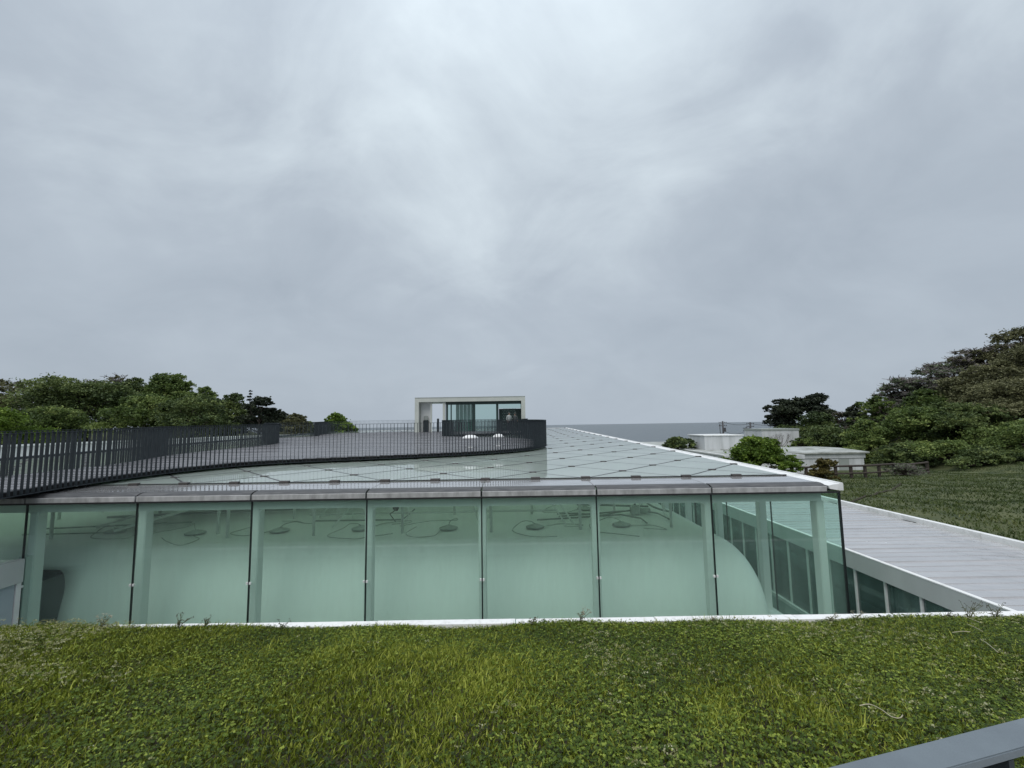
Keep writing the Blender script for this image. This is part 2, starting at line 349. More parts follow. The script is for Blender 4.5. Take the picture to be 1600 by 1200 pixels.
# ------------------------------------------------------------------ setting: terrain, sea
SL = 0.0195
def roofz(y): return -1.376 + SL*y
def deckz(y): return -1.20 + SL*y
def smooth(a, b, x):
    t = np.clip((x-a)/(b-a), 0, 1); return t*t*(3-2*t)
def terrain(X, Y):
    X = np.asarray(X, float); Y = np.asarray(Y, float)
    z = -3.05 - 0.07*np.clip(Y-15, 0, 20) - 0.045*np.clip(Y-35, 0, 60)
    z = z + 0.24*np.clip(X-40, 0, 20)*smooth(14, 40, Y)*(1-smooth(60, 85, Y))
    z = z + 0.10*np.clip(-X-28, 0, 60) + 1.0*smooth(-22, -32, X)
    bump = 0.08*np.sin(X*0.9+0.4*Y)*np.sin(Y*0.7-0.3*X) + 0.05*np.sin(X*2.1+1.3)*np.sin(Y*1.7)
    z = z + bump*smooth(12, 16, np.abs(X-0)+0*Y)
    # cliff down to the sea
    dr = smooth(78, 110, Y + 0.0*X)*(1-smooth(45, 90, np.abs(X+5)))
    z = z*(1-dr) + (-22)*dr
    dr2 = smooth(150, 200, Y); z = z*(1-dr2) - 22*dr2
    # court the museum stands in
    inside = (X > -31) & (X < 11.2) & (Y > 6.0) & (Y < 53)
    z = np.where(inside, -5.75, z)
    # terrace / meadow bank in front
    front = (Y <= 6.2)
    bank = np.where(Y < 1.0, -1.62, -1.62-0.225*(Y-1.0))
    z = np.where(front, bank-0.35, z)
    return z
xs = np.unique(np.concatenate([np.arange(-160, -34, 4.0), np.arange(-34, 60, 0.8), np.arange(60, 200, 5.0), [-31.001, -31, 11.2, 11.201]]))
ys = np.unique(np.concatenate([np.arange(-30, 0, 4.0), np.arange(0, 80, 0.8), np.arange(80, 230, 4.0), [6.2, 6.201, 53, 53.001]]))
GX, GY = np.meshgrid(xs, ys); GZ = terrain(GX, GY)
V = np.stack([GX.ravel(), GY.ravel(), GZ.ravel()], 1); nx = len(xs); ny = len(ys)
ii, jj = np.meshgrid(np.arange(nx-1), np.arange(ny-1)); q = (jj*nx+ii).ravel()
F = np.stack([q, q+1, q+1+nx, q+nx], 1)
struct(link('ground', np_mesh('ground', V, F, MT['lawn'])), 'grassy ground around the museum rising to the wooded hill')

# sea
m, t, o = nodes_of('sea_water')
b = t.nodes.new('ShaderNodeBsdfPrincipled'); b.inputs['Base Color'].default_value = (0.085, 0.105, 0.118, 1); b.inputs['Roughness'].default_value = 0.35; b.inputs['Specular IOR Level'].default_value = 0.5
g = t.nodes.new('ShaderNodeNewGeometry'); mp = t.nodes.new('ShaderNodeMapping'); mp.inputs['Scale'].default_value = (0.10, 0.22, 0.1); t.links.new(g.outputs['Position'], mp.inputs[0])
n = t.nodes.new('ShaderNodeTexNoise'); n.inputs['Scale'].default_value = 1.0; n.inputs['Detail'].default_value = 6; n.inputs['Roughness'].default_value = 0.65; t.links.new(mp.outputs[0], n.inputs['Vector'])
bp = t.nodes.new('ShaderNodeBump'); bp.inputs['Strength'].default_value = 1.0; bp.inputs['Distance'].default_value = 2.2
t.links.new(n.outputs['Fac'], bp.inputs['Height']); t.links.new(bp.outputs[0], b.inputs['Normal']); t.links.new(b.outputs[0], o.inputs[0])
MT['sea'] = m
me = bpy.data.meshes.new('sea'); me.from_pydata([(-30000, 60, -19), (30000, 60, -19), (30000, 26000, -19), (-30000, 26000, -19)], [], [(0, 1, 2, 3)]); me.materials.append(MT['sea'])
struct(link('sea', me), 'grey sea reaching the hazy horizon')

# viewer's terrace
struct(MB().box(-14, 14, -8, 1.0, -1.9, -1.6).build('terrace', MT['concrete']), 'concrete terrace the viewer stands on')
# meadow bank between terrace and coping
CY = 6.5                                                   # coping position
CZ = -2.79
def bankz(x, y): return -1.62 - 0.222*(y-1.0) + 0.09*smooth(-3.2, -6.0, np.asarray(x, float))*smooth(4.5, 6.2, np.asarray(y, float)) + 0.03*np.sin(x*1.3+y)*np.sin(y*1.1) + 0.02*np.sin(2.7*x)
gx = np.linspace(-14, 14, 90); gy = np.linspace(1.0, 6.447, 40); GX, GY = np.meshgrid(gx, gy); GZ = bankz(GX, GY)
V = np.stack([GX.ravel(), GY.ravel(), GZ.ravel()], 1); nx = 90
ii, jj = np.meshgrid(np.arange(89), np.arange(39)); q = (jj*nx+ii).ravel()
struct(link('meadow_bank', np_mesh('meadow_bank', V, np.stack([q, q+1, q+1+nx, q+nx], 1), MT['soil'])), 'soil of the grassy bank in front of the glass facade')
cp = MB()
for k in range(14):
    cp.box(-14+2*k+0.006, -12+2*k-0.006, 6.45, 6.60, -3.0, CZ-0.004*(k % 2))
kb = struct(cp.build('kerb', MT['kerb']), 'white coping along the top edge of the grass bank')
struct(MB().box(-14, 14, 6.46, 6.59, -5.8, -3.002).build('retaining_wall', MT['darkwall']), 'retaining wall coloured dark for shade below the coping')
struct(MB().box(-31, 11.2, 6.65, 52, -5.74, -5.70).build('courtyard_floor', MT['floor']), 'paved sunken court around the glass building')

# ------------------------------------------------------------------ museum
MUS = thing('museum_building', 'low glass museum with green tinted facade panes and diamond panelled glass roof', 'building')
LX, LY, N0X, N0Y = 1.105, 1.13, 1.59, 9.77
X_R = N0X+4*LX; X_L = N0X-19*LX                            # roof glass limits
J_END = 36
Y_END = N0Y+LY*J_END
# roof panels (diamonds between nodes) ----------------------------------
g_ = 0.020
def panel_mesh(pts):
    c = np.mean(pts, 0); top = []; 
    cent = Vector((c[0], c[1]))
    P = [Vector(p) for p in pts]; n = len(P); ins = []
    for i in range(n):
        a, b_, c_ = P[i-1], P[i], P[(i+1) % n]
        d1 = (b_-a).normalized(); d2 = (c_-b_).normalized(); n1_ = Vector((-d1.y, d1.x)); n2_ = Vector((-d2.y, d2.x))
        bis = (n1_+n2_); ins.append(b_ + bis*(g_/(1+n1_.dot(n2_))))
    mb = MB(); mb.prism([(p.x, p.y) for p in ins], lambda x, y: SL*y-0.02, lambda x, y: SL*y); return mb.mesh('roof_panel', MT['frit'])
full = panel_mesh([(0, -LY), (LX, 0), (0, LY), (-LX, 0)])
triF = panel_mesh([(-LX, 0), (LX, 0), (0, LY)]); triB = panel_mesh([(0, -LY), (LX, 0), (-LX, 0)])
triR = panel_mesh([(0, -LY), (0, LY), (-LX, 0)]); triL = panel_mesh([(0, -LY), (LX, 0), (0, LY)])
# nodes at (k,j) with k+j even (k counted from N0X); panel centres at k+j odd
cells = []
for j in range(0, J_END+1):
    for k in range(-19, 5):
        if (k+j) % 2 == 0: continue
        x = N0X+k*LX; y = N0Y+j*LY
        me = full
        if j == 0: me = triF
        elif j == J_END: me = triB
        if k == 4: me = triR if me is full else None
        elif k == -19: me = triL if me is full else None
        if me is None: continue
        vis = abs(x)/y < 1.25
        cells.append((y if vis else 999+y, x, y, me))
cells.sort(key=lambda c: c[0])
rest = MB()
for i, (_, x, y, me) in enumerate(cells):
    if i < 300: link('roof_panel', me, MUS, (x, y, roofz(y)))
    else:
        b0 = len(rest.v); rest.v += [(v.co.x+x, v.co.y+y, v.co.z+roofz(y)) for v in me.vertices]
        rest.f += [tuple(b0+i_ for i_ in p.vertices) for p in me.polygons]
if rest.v: rest.build('roof_panel', MT['frit'], MUS)['kind'] = 'stuff'
# dark sealant lattice just below the sheets
sb = MB()
def strip(p, q, w, dz):
    d = Vector((q[0]-p[0], q[1]-p[1])).normalized(); n_ = Vector((-d.y, d.x))*w/2
    pts = [(p[0]+n_.x, p[1]+n_.y), (p[0]-n_.x, p[1]-n_.y), (q[0]-n_.x, q[1]-n_.y), (q[0]+n_.x, q[1]+n_.y)]
    sb.prism(pts, lambda x, y: roofz(y)+dz-0.02, lambda x, y: roofz(y)+dz)
W_, H_ = 23, J_END
for c in range(-40, 60):
    # direction (+,+): k-j = const ; direction (-,+): k+j = const ; only even constants carry nodes
    if c % 2: continue
    # k - j = c
    j0 = max(0, -19-c); j1 = min(J_END, 4-c)
    if j1 > j0: strip((N0X+(j0+c)*LX, N0Y+j0*LY), (N0X+(j1+c)*LX, N0Y+j1*LY), 0.05, 0.002)
    j0 = max(0, c-4); j1 = min(J_END, c+19)
    if j1 > j0: strip((N0X+(c-j0)*LX, N0Y+j0*LY), (N0X+(c-j1)*LX, N0Y+j1*LY), 0.05, 0.0)
sb.build('roof_joint', MT['seal'], MUS)
sb = MB(); strip((X_L, N0Y-0.024), (X_R+0.0, N0Y-0.024), 0.04, 0.018); sb.build('roof_gasket', MT['seal'], MUS)
# clips on the nodes
cm = MB().prism([(-0.085, -0.045), (0.085, -0.045), (0.085, 0.045), (-0.085, 0.045)], lambda x, y: SL*y-0.03, lambda x, y: SL*y+0.018).mesh('clip', MT['clip'])
bevel_mesh(cm, 0.006, 1)
cm2 = MB().box(-0.10, 0.10, -0.05, 0.05, -0.03, 0.022).mesh('edge_clip', MT['clip']); bevel_mesh(cm2, 0.006, 1)
nodes = []
for j in range(0, J_END+1):
    for k in range(-19, 5):
        if (k+j) % 2 == 0 and j > 0: nodes.append((N0X+k*LX, N0Y+j*LY))
nodes.sort(key=lambda p: p[1] if abs(p[0])/p[1] < 1.25 else 999+p[1])
for k in range(-10, 4): link('edge_clip', cm2, MUS, (N0X+k*LX, N0Y-0.03, roofz(N0Y)+0.022))
rest = MB()
for i, (x, y) in enumerate(nodes):
    if i < 300: link('clip', cm, MUS, (x, y, roofz(y)))
    else: rest.prism([(x-.085, y-.04), (x+.085, y-.04), (x+.085, y+.04), (x-.085, y+.04)], lambda a, b_: roofz(b_)-0.03, lambda a, b_: roofz(b_)+0.018)
if rest.v: rest.build('clip', MT['clip'], MUS)['kind'] = 'stuff'
# front flashing sheets and fascia, one per bay
JP = 2*LX
joints = [N0X+JP*k+(0.09 if k <= -5 else 0.0) for k in range(-9, 2)]                 # x of the facade joints up to 3.8
XC = 6.28                                                  # glass corner
edges = joints+[XC]
for a, b_ in zip(edges[:-1], edges[1:]):
    b2 = b_ if b_ < 6 else 6.02
    MB().prism([(a+0.006, 8.785), (b2-0.006, 8.785), (b2-0.006, N0Y-0.05), (a+0.006, N0Y-0.05)], lambda x, y: roofz(y)-0.05, lambda x, y: roofz(y)-0.006).build('flashing_sheet', MT['flash'], MUS)
    prof = [(8.50, -1.262), (8.508, -1.255), (8.55, -1.255), (8.55, -1.35), (8.50, -1.35)]
    fp = MB().extrude_x(prof, a+0.018, b2-0.018).build('fascia_panel', MT['fascia'], MUS)
    prof = [(8.78, roofz(8.78)+0.004), (8.66, roofz(8.66)+0.004), (8.58, -1.222), (8.508, -1.2535), (8.552, -1.2535), (8.62, -1.26), (8.78, roofz(8.78)-0.004)]
    MB().extrude_x(prof, a+0.018, b2-0.018).build('nosing', MT['nosing'], fp)
# the black recess behind the fascia joints and drip line under it
MB().box(joints[0], XC-0.02, 8.56, 8.64, -1.345, -1.27).build('fascia_backing', MT['seal'], MUS)
MB().box(joints[0], XC-0.02, 8.503, 8.545, -1.384, -1.352).build('drip_seal', MT['seal'], MUS)
# right-hand verge: white metal capping along the roof edge
vg = MB()
vprof = [(6.03, -0.03), (6.12, -0.01), (6.24, 0.0), (6.25, 0.022), (6.30, 0.022), (6.315, 0.012), (6.315, -0.125), (6.24, -0.125), (6.05, -0.09)]
for i in range(19):
    y0 = 8.49+i*2.26; y1 = y0+2.25
    MB().extrude_y([(x, z+roofz(y0)) for x, z in vprof], y0, y1, SL*2.25).build('verge_cap', MT['white'], MUS)
MB().prism([(X_R+0.004, 9.7), (6.04, 9.7), (6.04, Y_END), (X_R+0.004, Y_END)], lambda x, y: roofz(y)-0.06, lambda x, y: roofz(y)-0.012).build('verge_gasket', MT['seal'], MUS)
# left verge upstand and rear edge
MB().prism([(X_L-0.3, 8.5), (X_L-0.01, 8.5), (X_L-0.01, Y_END), (X_L-0.3, Y_END)], lambda x, y: roofz(y)-0.5, lambda x, y: roofz(y)+0.09).build('verge_upstand', MT['rail'], MUS)
MB().box(X_L-0.3, 6.3, Y_END+0.01, Y_END+0.25, roofz(Y_END)-0.25, roofz(Y_END)+0.02).build('rear_edge', MT['white'], MUS)
# facade panes with black joints
GZB = -5.7
def pane_front(a, b_):
    return MB().box(a+0.011, b_-0.011, 8.553, 8.567, GZB, -1.36).build('facade_pane', MT['pane'], MUS)
for a, b_ in zip(edges[:-1], edges[1:]): pane_front(a, b_ if b_ < 6 else XC-0.03)
for x in joints:
    jn = MB().box(x-0.012, x+0.012, 8.545, 8.575, GZB, -1.27).build('joint_seal', MT['pane_edge'], MUS)
    cl = MB()
    for z in (-2.9, -4.4): cl.box(x-0.045, x-0.013, 8.53, 8.57, z-0.02, z+0.02); cl.box(x+0.013, x+0.045, 8.53, 8.57, z-0.02, z+0.02)
    cl.build('clamp', MT['white'], jn)
MB().box(XC-0.028, XC+0.004, 8.545, 8.585, GZB, -1.36).build('corner_seal', MT['pane_edge'], MUS)
side_j = [8.59+2.25*k for k in range(1, 19)]
sy = [8.59]+side_j
for a, b_ in zip(sy[:-1], sy[1:]):
    zt = roofz(a)-0.13
    MB().box(6.247, 6.261, a+0.011, b_-0.011, GZB, zt).build('side_pane', MT['pane'], MUS)
for y in side_j: MB().box(6.24, 6.268, y-0.010, y+0.010, GZB, roofz(y)-0.13).build('side_joint_seal', MT['pane_edge'], MUS)
# top beam and columns with haunches
MB().box(joints[0], 6.02, 8.70, 8.86, -1.56, -1.40).build('head_beam', MT['column'], MUS)
def col_mesh():
    mb = MB(); mb.box(-0.075, 0.075, 0, 0.2, GZB, -1.56)
    me = mb.mesh('column', MT['column']); bevel_mesh(me, 0.012, 2); return me
cmx = col_mesh()
br = MB()                                                  # curved haunch either side of the column head
for sgn in (-1, 1):
    n = 6; pr = [(sgn*0.075, -1.56), (sgn*0.155, -1.56)]+[(sgn*(0.155-0.08*math.sin(t)), -1.64+0.08*math.cos(t)) for t in np.linspace(0, math.pi/2, n)][1:]
    br.extrude_y(pr, 0.03, 0.17)
brm = br.mesh('haunch', MT['column'])
for x in joints:
    c = link('column', cmx, MUS, (x, 8.68, 0)); link('haunch', brm, c)
c = link('column', cmx, MUS, (6.0, 8.72, 0)); 
scm = MB().box(-0.085, 0.085, -0.085, 0.085, GZB, -1.45); scmm = scm.mesh('side_column', MT['column']); bevel_mesh(scmm, 0.012, 2)
for y in [8.59+2.25*k for k in range(1, 12)]: link('side_column', scmm, MUS, (6.02, y+0.02, 0))
MB().prism([(5.94, 8.9), (6.12, 8.9), (6.12, 46), (5.94, 46)], lambda x, y: roofz(y)-0.30, lambda x, y: roofz(y)-0.14).build('side_head_beam', MT['column'], MUS)
MB().box(5.86, 6.2, 8.9, 46, -4.62, -4.45).build('side_floor_beam', MT['white'], MUS)
MB().box(5.55, 5.84, 8.9, 46, -4.80, -4.74).build('cable_tray', MT['pipe'], MUS)
# inner white shell, a rounded box with an opening at the left
def shell():
    xa, xb, ya, yb = -30.5, 4.40, 10.15, 49.5
    a, by, bz, zt = 1.02, 0.85, 1.75, -2.53
    V = []; F = []; K = 14; C = 8
    phis = [0.02+ (math.pi/2-0.02)*i/K for i in range(K+1)]
    rings = []
    for ph in phis+[None]:
        if ph is None: ex, ey, z = a, by, -5.7
        else: ex, ey, z = a*math.sin(ph), by*math.sin(ph), zt-bz*(1-math.cos(ph))
        ring = []
        for (cx_, cy_, sx, sy_, t0) in ((xb, ya, 1, -1, -90), (xb, yb, 1, 1, 0), (xa, yb, -1, 1, 90), (xa, ya, -1, -1, 180)):
            for i in range(C+1):
                t = R(t0+90*i/C)
                # squarer than an ellipse
                ct, st = math.cos(t), math.sin(t)
                p = 0.55
                ring.append((cx_+ex*math.copysign(abs(ct)**p, ct), cy_+ey*math.copysign(abs(st)**p, st), z))
        for i in range(1, 44): ring.append((xa+(xb-xa)*i/44, ya-ey, z))
        rings.append(ring)
    n = len(rings[0])
    for r_ in rings: V += r_
    for i in range(len(rings)-1):
        for k in range(n): F.append((i*n+k, i*n+(k+1) % n, (i+1)*n+(k+1) % n, (i+1)*n+k))
    F.append(tuple(range(n))); F.append(tuple((len(rings)-1)*n+k for k in range(n-1, -1, -1)))
    mb = MB(); mb.v = V; mb.f = F
    return mb.mesh('inner_shell', MT['shell'])
sm = shell(); so_ = link('inner_shell', sm)
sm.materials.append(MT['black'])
cut = MB()
pr = []
x0, x1, z0, z1, rr = -11.1, -9.40, -5.5, -2.92, 0.55
for cx_, cz_, t0 in ((x1-rr*0.7, z1-rr, 0), (x0+rr*0.7, z1-rr, 90), (x0+rr, z0+rr, 180), (x1-rr, z0+rr, 270)):
    for i in range(9):
        t = R(t0+90*i/8); kx = 0.7 if t0 < 180 else 1.0
        pr.append((cx_+rr*kx*math.cos(t), cz_+rr*math.sin(t)))
cut.extrude_y(pr, 8.9, 14.0); cmsh = cut.mesh('cutter', MT['black']); co_ = link('cutter', cmsh)
md = so_.modifiers.new('b', 'BOOLEAN'); md.object = co_; md.operation = 'DIFFERENCE'; md.solver = 'EXACT'
bpy.context.view_layer.update()
dg = bpy.context.evaluated_depsgraph_get()
nm = bpy.data.meshes.new_from_object(so_.evaluated_get(dg))
bpy.data.objects.remove(so_); bpy.data.objects.remove(co_)
nm.name = 'inner_shell'
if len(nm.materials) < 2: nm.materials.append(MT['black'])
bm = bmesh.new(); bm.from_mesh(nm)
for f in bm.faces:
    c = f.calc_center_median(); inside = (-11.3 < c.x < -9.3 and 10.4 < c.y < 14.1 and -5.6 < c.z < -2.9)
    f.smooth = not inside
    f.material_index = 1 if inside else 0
bm.to_mesh(nm); bm.free()
nm.shade_smooth() if hasattr(nm, 'shade_smooth') and False else None
shell_o = link('inner_shell', nm, MUS)
# handrail in the opening
hr = MB().tube([(-11.1, 9.55, -4.2), (-9.8, 9.7, -3.95)], 0.02); hr.tube([(-11.1, 9.55, -4.5), (-9.8, 9.7, -4.25)], 0.012); hr.build('opening_rail', MT['pipe'], MUS)
# posts, braces and conduits standing on the shell
ZT = -2.53
pm_ = MB().tube([(0, 0, ZT-0.01), (0, 0, -1.24)], 0.036, 8).mesh('post', MT['column'], True)
posts = [(at(x, 800, y).x, y) for x, y in ((342, 10.9), (357, 10.5), (491, 10.6), (460, 12.6), (629, 10.7), (767, 10.7), (710, 12.8), (831, 12.7), (906, 10.8), (1048, 10.9), (960, 13.0), (1003, 13.6), (83, 10.7), (93, 13.0), (540, 15), (670, 15), (800, 15.2), (885, 15), (250, 13), (160, 14))]
for x, y in posts: link('post', pm_, MUS, (x, y, 0))
for (xa, ya, za, xb, yb, zb, r_) in ((-5.5, 12.6, -2.5, -4.3, 12.6, -1.25, .022), (-4.6, 11.3, -2.5, -3.7, 12.4, -1.3, .022), (-3.9, 12, -2.5, -3.3, 11.2, -1.25, .022), (0.7, 12.2, -1.3, 1.5, 11.2, -2.5, .025), (0.5, 12.2, -1.3, 1.3, 11.2, -2.5, .02), (-.35, 12.8, -1.3, -.7, 12.1, -2.5, .02), (-7.4, 12.4, -2.5, -6.0, 11.0, -1.3, .022), (-10.5, 11.2, -2.4, -7.2, 14.0, -1.3, .03), (-9.5, 10.6, -2.35, -6.4, 14.4, -1.45, .035)):
    MB().tube([(xa, ya, za), (xb, yb, zb)], r_).build('brace', MT['column'], MUS)
for (pts, r_, mm) in (([(-5.6, 12.2, -2.35), (1.2, 12.3, -2.35)], .03, 'column'), ([(-5.2, 11.6, -2.40), (-2.9, 11.6, -2.40), (-2.9, 13, -2.40)], .02, 'pipe'), ([(-2.5, 13.6, -2.3), (2.6, 13.6, -2.3)], .024, 'pipe'), ([(-4.0, 15.4, -2.35), (3.2, 15.4, -2.35)], .024, 'column'), ([(-11.5, 12.6, -2.42), (-6.5, 13.5, -2.42)], .035, 'pipe'), ([(-12, 11.4, -2.45), (-8.6, 11.9, -2.45)], .02, 'cable'), ([(0.6, 11.6, -2.46), (2.9, 12.1, -2.46), (3.3, 11.6, -2.46), (3.3, 11.1, -2.47)], .022, 'pipe'), ([(1.2, 11.9, -2.44), (3.5, 12.6, -2.44), (3.9, 12.1, -2.44), (4.0, 11.5, -2.47)], .022, 'pipe'), ([(-12, 10.9, -2.48), (-9.9, 11.0, -2.48)], .014, 'cable'), ([(1.9, 13.4, -2.4), (3.9, 12.9, -2.4)], .03, 'pipe')):
    MB().tube(pts, r_).build('conduit', MT['lampcable' if mm == 'cable' else mm], MUS, True)
r5 = random.Random(5)
for i in range(26):                                       # pale rails, hangers and brackets above the shell
    x0_ = r5.uniform(-9, 3.2); y0_ = r5.uniform(11.2, 15.5); L5 = r5.uniform(0.7, 2.6); z5 = r5.choice((-2.2, -1.95, -1.75, -1.55))
    ob = MB().tube([(x0_, y0_, z5), (x0_+L5, y0_+r5.uniform(-.3, .3), z5)], r5.uniform(0.010, 0.022), 6).build('support_rail', MT['column'], MUS, True)
    MB().tube([(x0_+0.1, y0_, z5+0.001), (x0_+0.1, y0_, roofz(y0_)-0.1)], 0.010, 5).build('hanger', MT['column'], ob)
    MB().tube([(x0_+L5*.8, y0_, z5+0.001), (x0_+L5*.8+r5.choice((0, .25)), y0_, ZT)], 0.012, 5).build('leg', MT['column'], ob)
# saucer luminaires with looped cables
sau = MB().lathe([(0.0, 0.10), (0.07, 0.10), (0.09, 0.075), (0.17, 0.065), (0.215, 0.04), (0.215, 0.022), (0.12, 0.0), (0.0, 0.0)], n=20).mesh('housing', MT['lampgrey'], True)
rim = MB().lathe([(0.222, 0.042), (0.228, 0.03), (0.222, 0.018), (0.212, 0.03), (0.222, 0.042)], n=20).mesh('rim', MT['cable'], True)
rimm = rim; rimm.materials.clear(); rimm.materials.append(MT['lampcable'])
lamps = [(297, 'darkened bay second from the left mullion pair'), (437, 'post bay left of the middle joint'), (0, ''), (0, '')]
spots = [(305, 835, 10.9, 'behind the third glass pane from the left'), (437, 829, 11.0, 'behind the fourth glass pane, left of the white braces'), (564, 826, 11.1, 'close left of the joint between fourth and fifth glass panes'), (701, 826, 11.0, 'behind the fifth glass pane beside a looped cable'), (836, 824, 11.0, 'behind the sixth glass pane between two thin posts'), (971, 822, 11.1, 'behind the seventh glass pane under bent pipes'), (180, 832, 11.2, 'behind the second glass pane, dimly seen above the dark opening'), (914, 800, 13.2, 'set back near the joint left of the seventh glass pane')]
for i, (px, py, Y, where) in enumerate(spots):
    p = at(px, py, Y); lp = thing('luminaire', 'grey saucer lamp '+where, 'lamp', (p.x, Y, ZT+0.005), random.random()*6, 'saucer luminaires on top of the shell')
    link('housing', sau, lp); link('rim', rimm, lp)
    pts = [(0.0, 0.0, 0.10), (0.10, 0.05, 0.17), (0.30, 0.10, 0.20), (0.48, 0.2, 0.14), (0.60+0.3*random.random(), 0.42, 0.06), (0.42, 0.7+0.4*random.random(), 0.03), (0.15, 1.0, 0.04), (-0.2-0.6*random.random(), 1.1, 0.05)]
    pts = [(x*random.choice((1, 1, -1)) if 0 else x, y, z) for x, y, z in pts]
    MB().tube(catmull(pts, 0.05), 0.009, 5).build('cable', MT['lampcable'], lp, True)
    pts = [(-0.2, 0, 0.03), (-0.4, -0.1, 0.02), (-0.7, -0.25, 0.015), (-0.95-.4*random.random(), -0.15+.3*random.random(), 0.015), (-0.85-.3*random.random(), 0.3, 0.06), (-0.6, 0.35+.3*random.random(), 0.12)]
    MB().tube(catmull(pts, 0.05), 0.008, 5).build('cable', MT['lampcable'], lp, True)
# two small boxes of gear near the right end of the shell
gb = at(992, 802, 12.4); gt = thing('pump_unit', 'small green grey pump unit with hoses on the shell behind the seventh pane', 'machine', (gb.x, 12.4, ZT+0.003))
me = MB().box(-0.12, 0.12, -0.1, 0.1, 0.0, 0.26).mesh('casing', MT['lampgrey']); bevel_mesh(me, 0.03); link('casing', me, gt)
MB().tube([(0.14, 0, 0.10), (0.42, 0, 0.10)], 0.075, 10).build('motor', MT['lampgrey'], gt, True)
MB().tube(catmull([(0.0, 0, 0.26), (0.1, 0.1, 0.42), (0.3, 0.2, 0.45), (0.45, 0.25, 0.25), (0.7, 0.2, 0.12), (1.0, 0.1, 0.05)], 0.05), 0.028, 6).build('hose', MT['pipe'], gt, True)
MB().tube(catmull([(-0.12, 0, 0.12), (-0.5, 0.1, 0.05), (-1.0, -0.2, 0.04), (-1.6, 0.1, 0.04), (-2.2, 0, 0.05)], 0.05), 0.022, 6).build('hose', MT['pipe'], gt, True)
sp = at(618, 795, 12.0); st_ = thing('spotlight', 'dark round spotlight on an angled arm over the shell behind the fifth pane', 'lamp', (sp.x, 12.0, ZT))
MB().tube([(0, 0, 0.0), (-0.15, 0, 0.2), (0.06, 0, 0.34)], 0.014, 6).build('arm', MT['cable'], st_)
MB().tube([(0.02, -0.07, 0.36), (0.05, 0.07, 0.42)], [0.085, 0.05], 10).build('lamp_head', MT['cable'], st_, True)

# ------------------------------------------------------------------ right wing
WR = thing('flanking_wing', 'low wing with wet grey metal roof and a glazed wall facing the museum, right side', 'building')
WZ, WX0, WX1, WY0, WY1 = -2.96, 7.6, 11.85, 6.64, 46.0
sheet = MB().box(0, WX1-WX0-0.30, 0.0006, 0.3194, -0.04, 0).mesh('roof_sheet', MT['wingroof'])
seam = MB().box(0, WX1-WX0-0.30, -0.008, 0.008, -0.01, 0.014).mesh('seam', MT['wingroof'])
k = 0; y = WY0
while y < WY1-0.35:
    s_ = link('roof_sheet', sheet, WR, (WX0+0.06, y, WZ-0.03-0.004*((k*7) % 3))); link('seam', seam, s_)
    y += 0.32; k += 1
MB().box(WX0-0.02, WX0+0.06, WY0, WY1, WZ-0.36, WZ).build('fascia', MT['wingwall'], WR)
MB().box(WX0-0.025, WX0+0.065, WY0, WY1, WZ+0.002, WZ+0.022).build('edge_trim', MT['white'], WR)
MB().box(WX1-0.24, WX1-0.10, WY0, WY1, WZ-0.16, WZ-0.06).build('gutter', MT['fascia'], WR)
for i in range(26):
    y0 = WY0+i*1.55
    MB().box(WX1-0.10, WX1+0.06, y0+0.004, y0+1.546, WZ-0.2, WZ+0.075).build('parapet_cap', MT['white'], WR)
    if i % 2 == 0: MB().box(WX1-0.27, WX1-0.12, y0+0.2, y0+0.45+0.2*random.random(), WZ-0.058, WZ-0.045).build('gutter_leaf_litter', MT['seal'], WR)
MS = 0.80
y = WY0+0.3; i = 0
mull = MB().box(-0.02, 0.05, -0.024, 0.024, -5.0, WZ-0.362).mesh('mullion', MT['white'])
wp = MB().box(0.0, 0.012, 0.0245, MS-0.0245, -5.0, WZ-0.362).mesh('window_pane', glass('wing_glass', (0.66, 0.75, 0.73), 1.3, milky=0.3, milkcol=(0.20, 0.30, 0.28)))
while y < 40:
    link('mullion', mull, WR, (WX0+0.04, y, 0)); link('window_pane', wp, WR, (WX0+0.05, y, 0)); y += MS; i += 1
MB().box(WX0-0.02, WX0+0.10, WY0, WY1, -5.09, -5.0).build('sill', MT['white'], WR)
MB().box(WX0+0.0, WX0+0.10, WY0, WY1, -5.7, -5.092).build('plinth', MT['roomwall'], WR)
MB().box(WX1-0.25, WX1+0.02, WY0, WY1, -5.7, WZ-0.21).build('back_wall', MT['roomwall'], WR)
MB().box(WX0+0.1, WX1-0.26, WY0, WY0+0.15, -5.7, WZ-0.09).build('end_wall', MT['wingwall'], WR)
MB().box(WX0+0.1, WX1-0.26, WY0+0.16, WY1, -5.69, -5.6).build('room_floor', MT['roomwall'], WR)
MB().box(WX0+0.12, WX1-0.27, WY0+0.16, WY1, WZ-0.2, WZ-0.1).build('room_ceiling', MT['roomwall'], WR)

# ------------------------------------------------------------------ left wing
WL = thing('flanking_wing', 'pale grey parapet block with blue grey panel butting the glass facade, far left', 'building')
LX0 = -9.33
MB().box(LX0-4.5, LX0, 6.64, 8.54, -2.47, -2.40).build('roof', MT['wingroof'], WL)
MB().box(LX0-0.10, LX0+0.02, 6.64, 8.54, -2.81, -2.385).build('fascia', MT['wingwall'], WL)
MB().box(LX0-0.05, LX0-0.02, 6.64, 8.44, -5.7, -2.812).build('wall_panel', MT['frost'], WL)
MB().box(LX0-0.06, LX0+0.0, 8.45, 8.535, -5.7, -2.812).build('end_frame', MT['white'], WL)
MB().box(LX0-0.14, LX0-0.0, 8.58, 8.86, -5.7, -2.36).build('inner_wall', MT['wingwall'], WL)

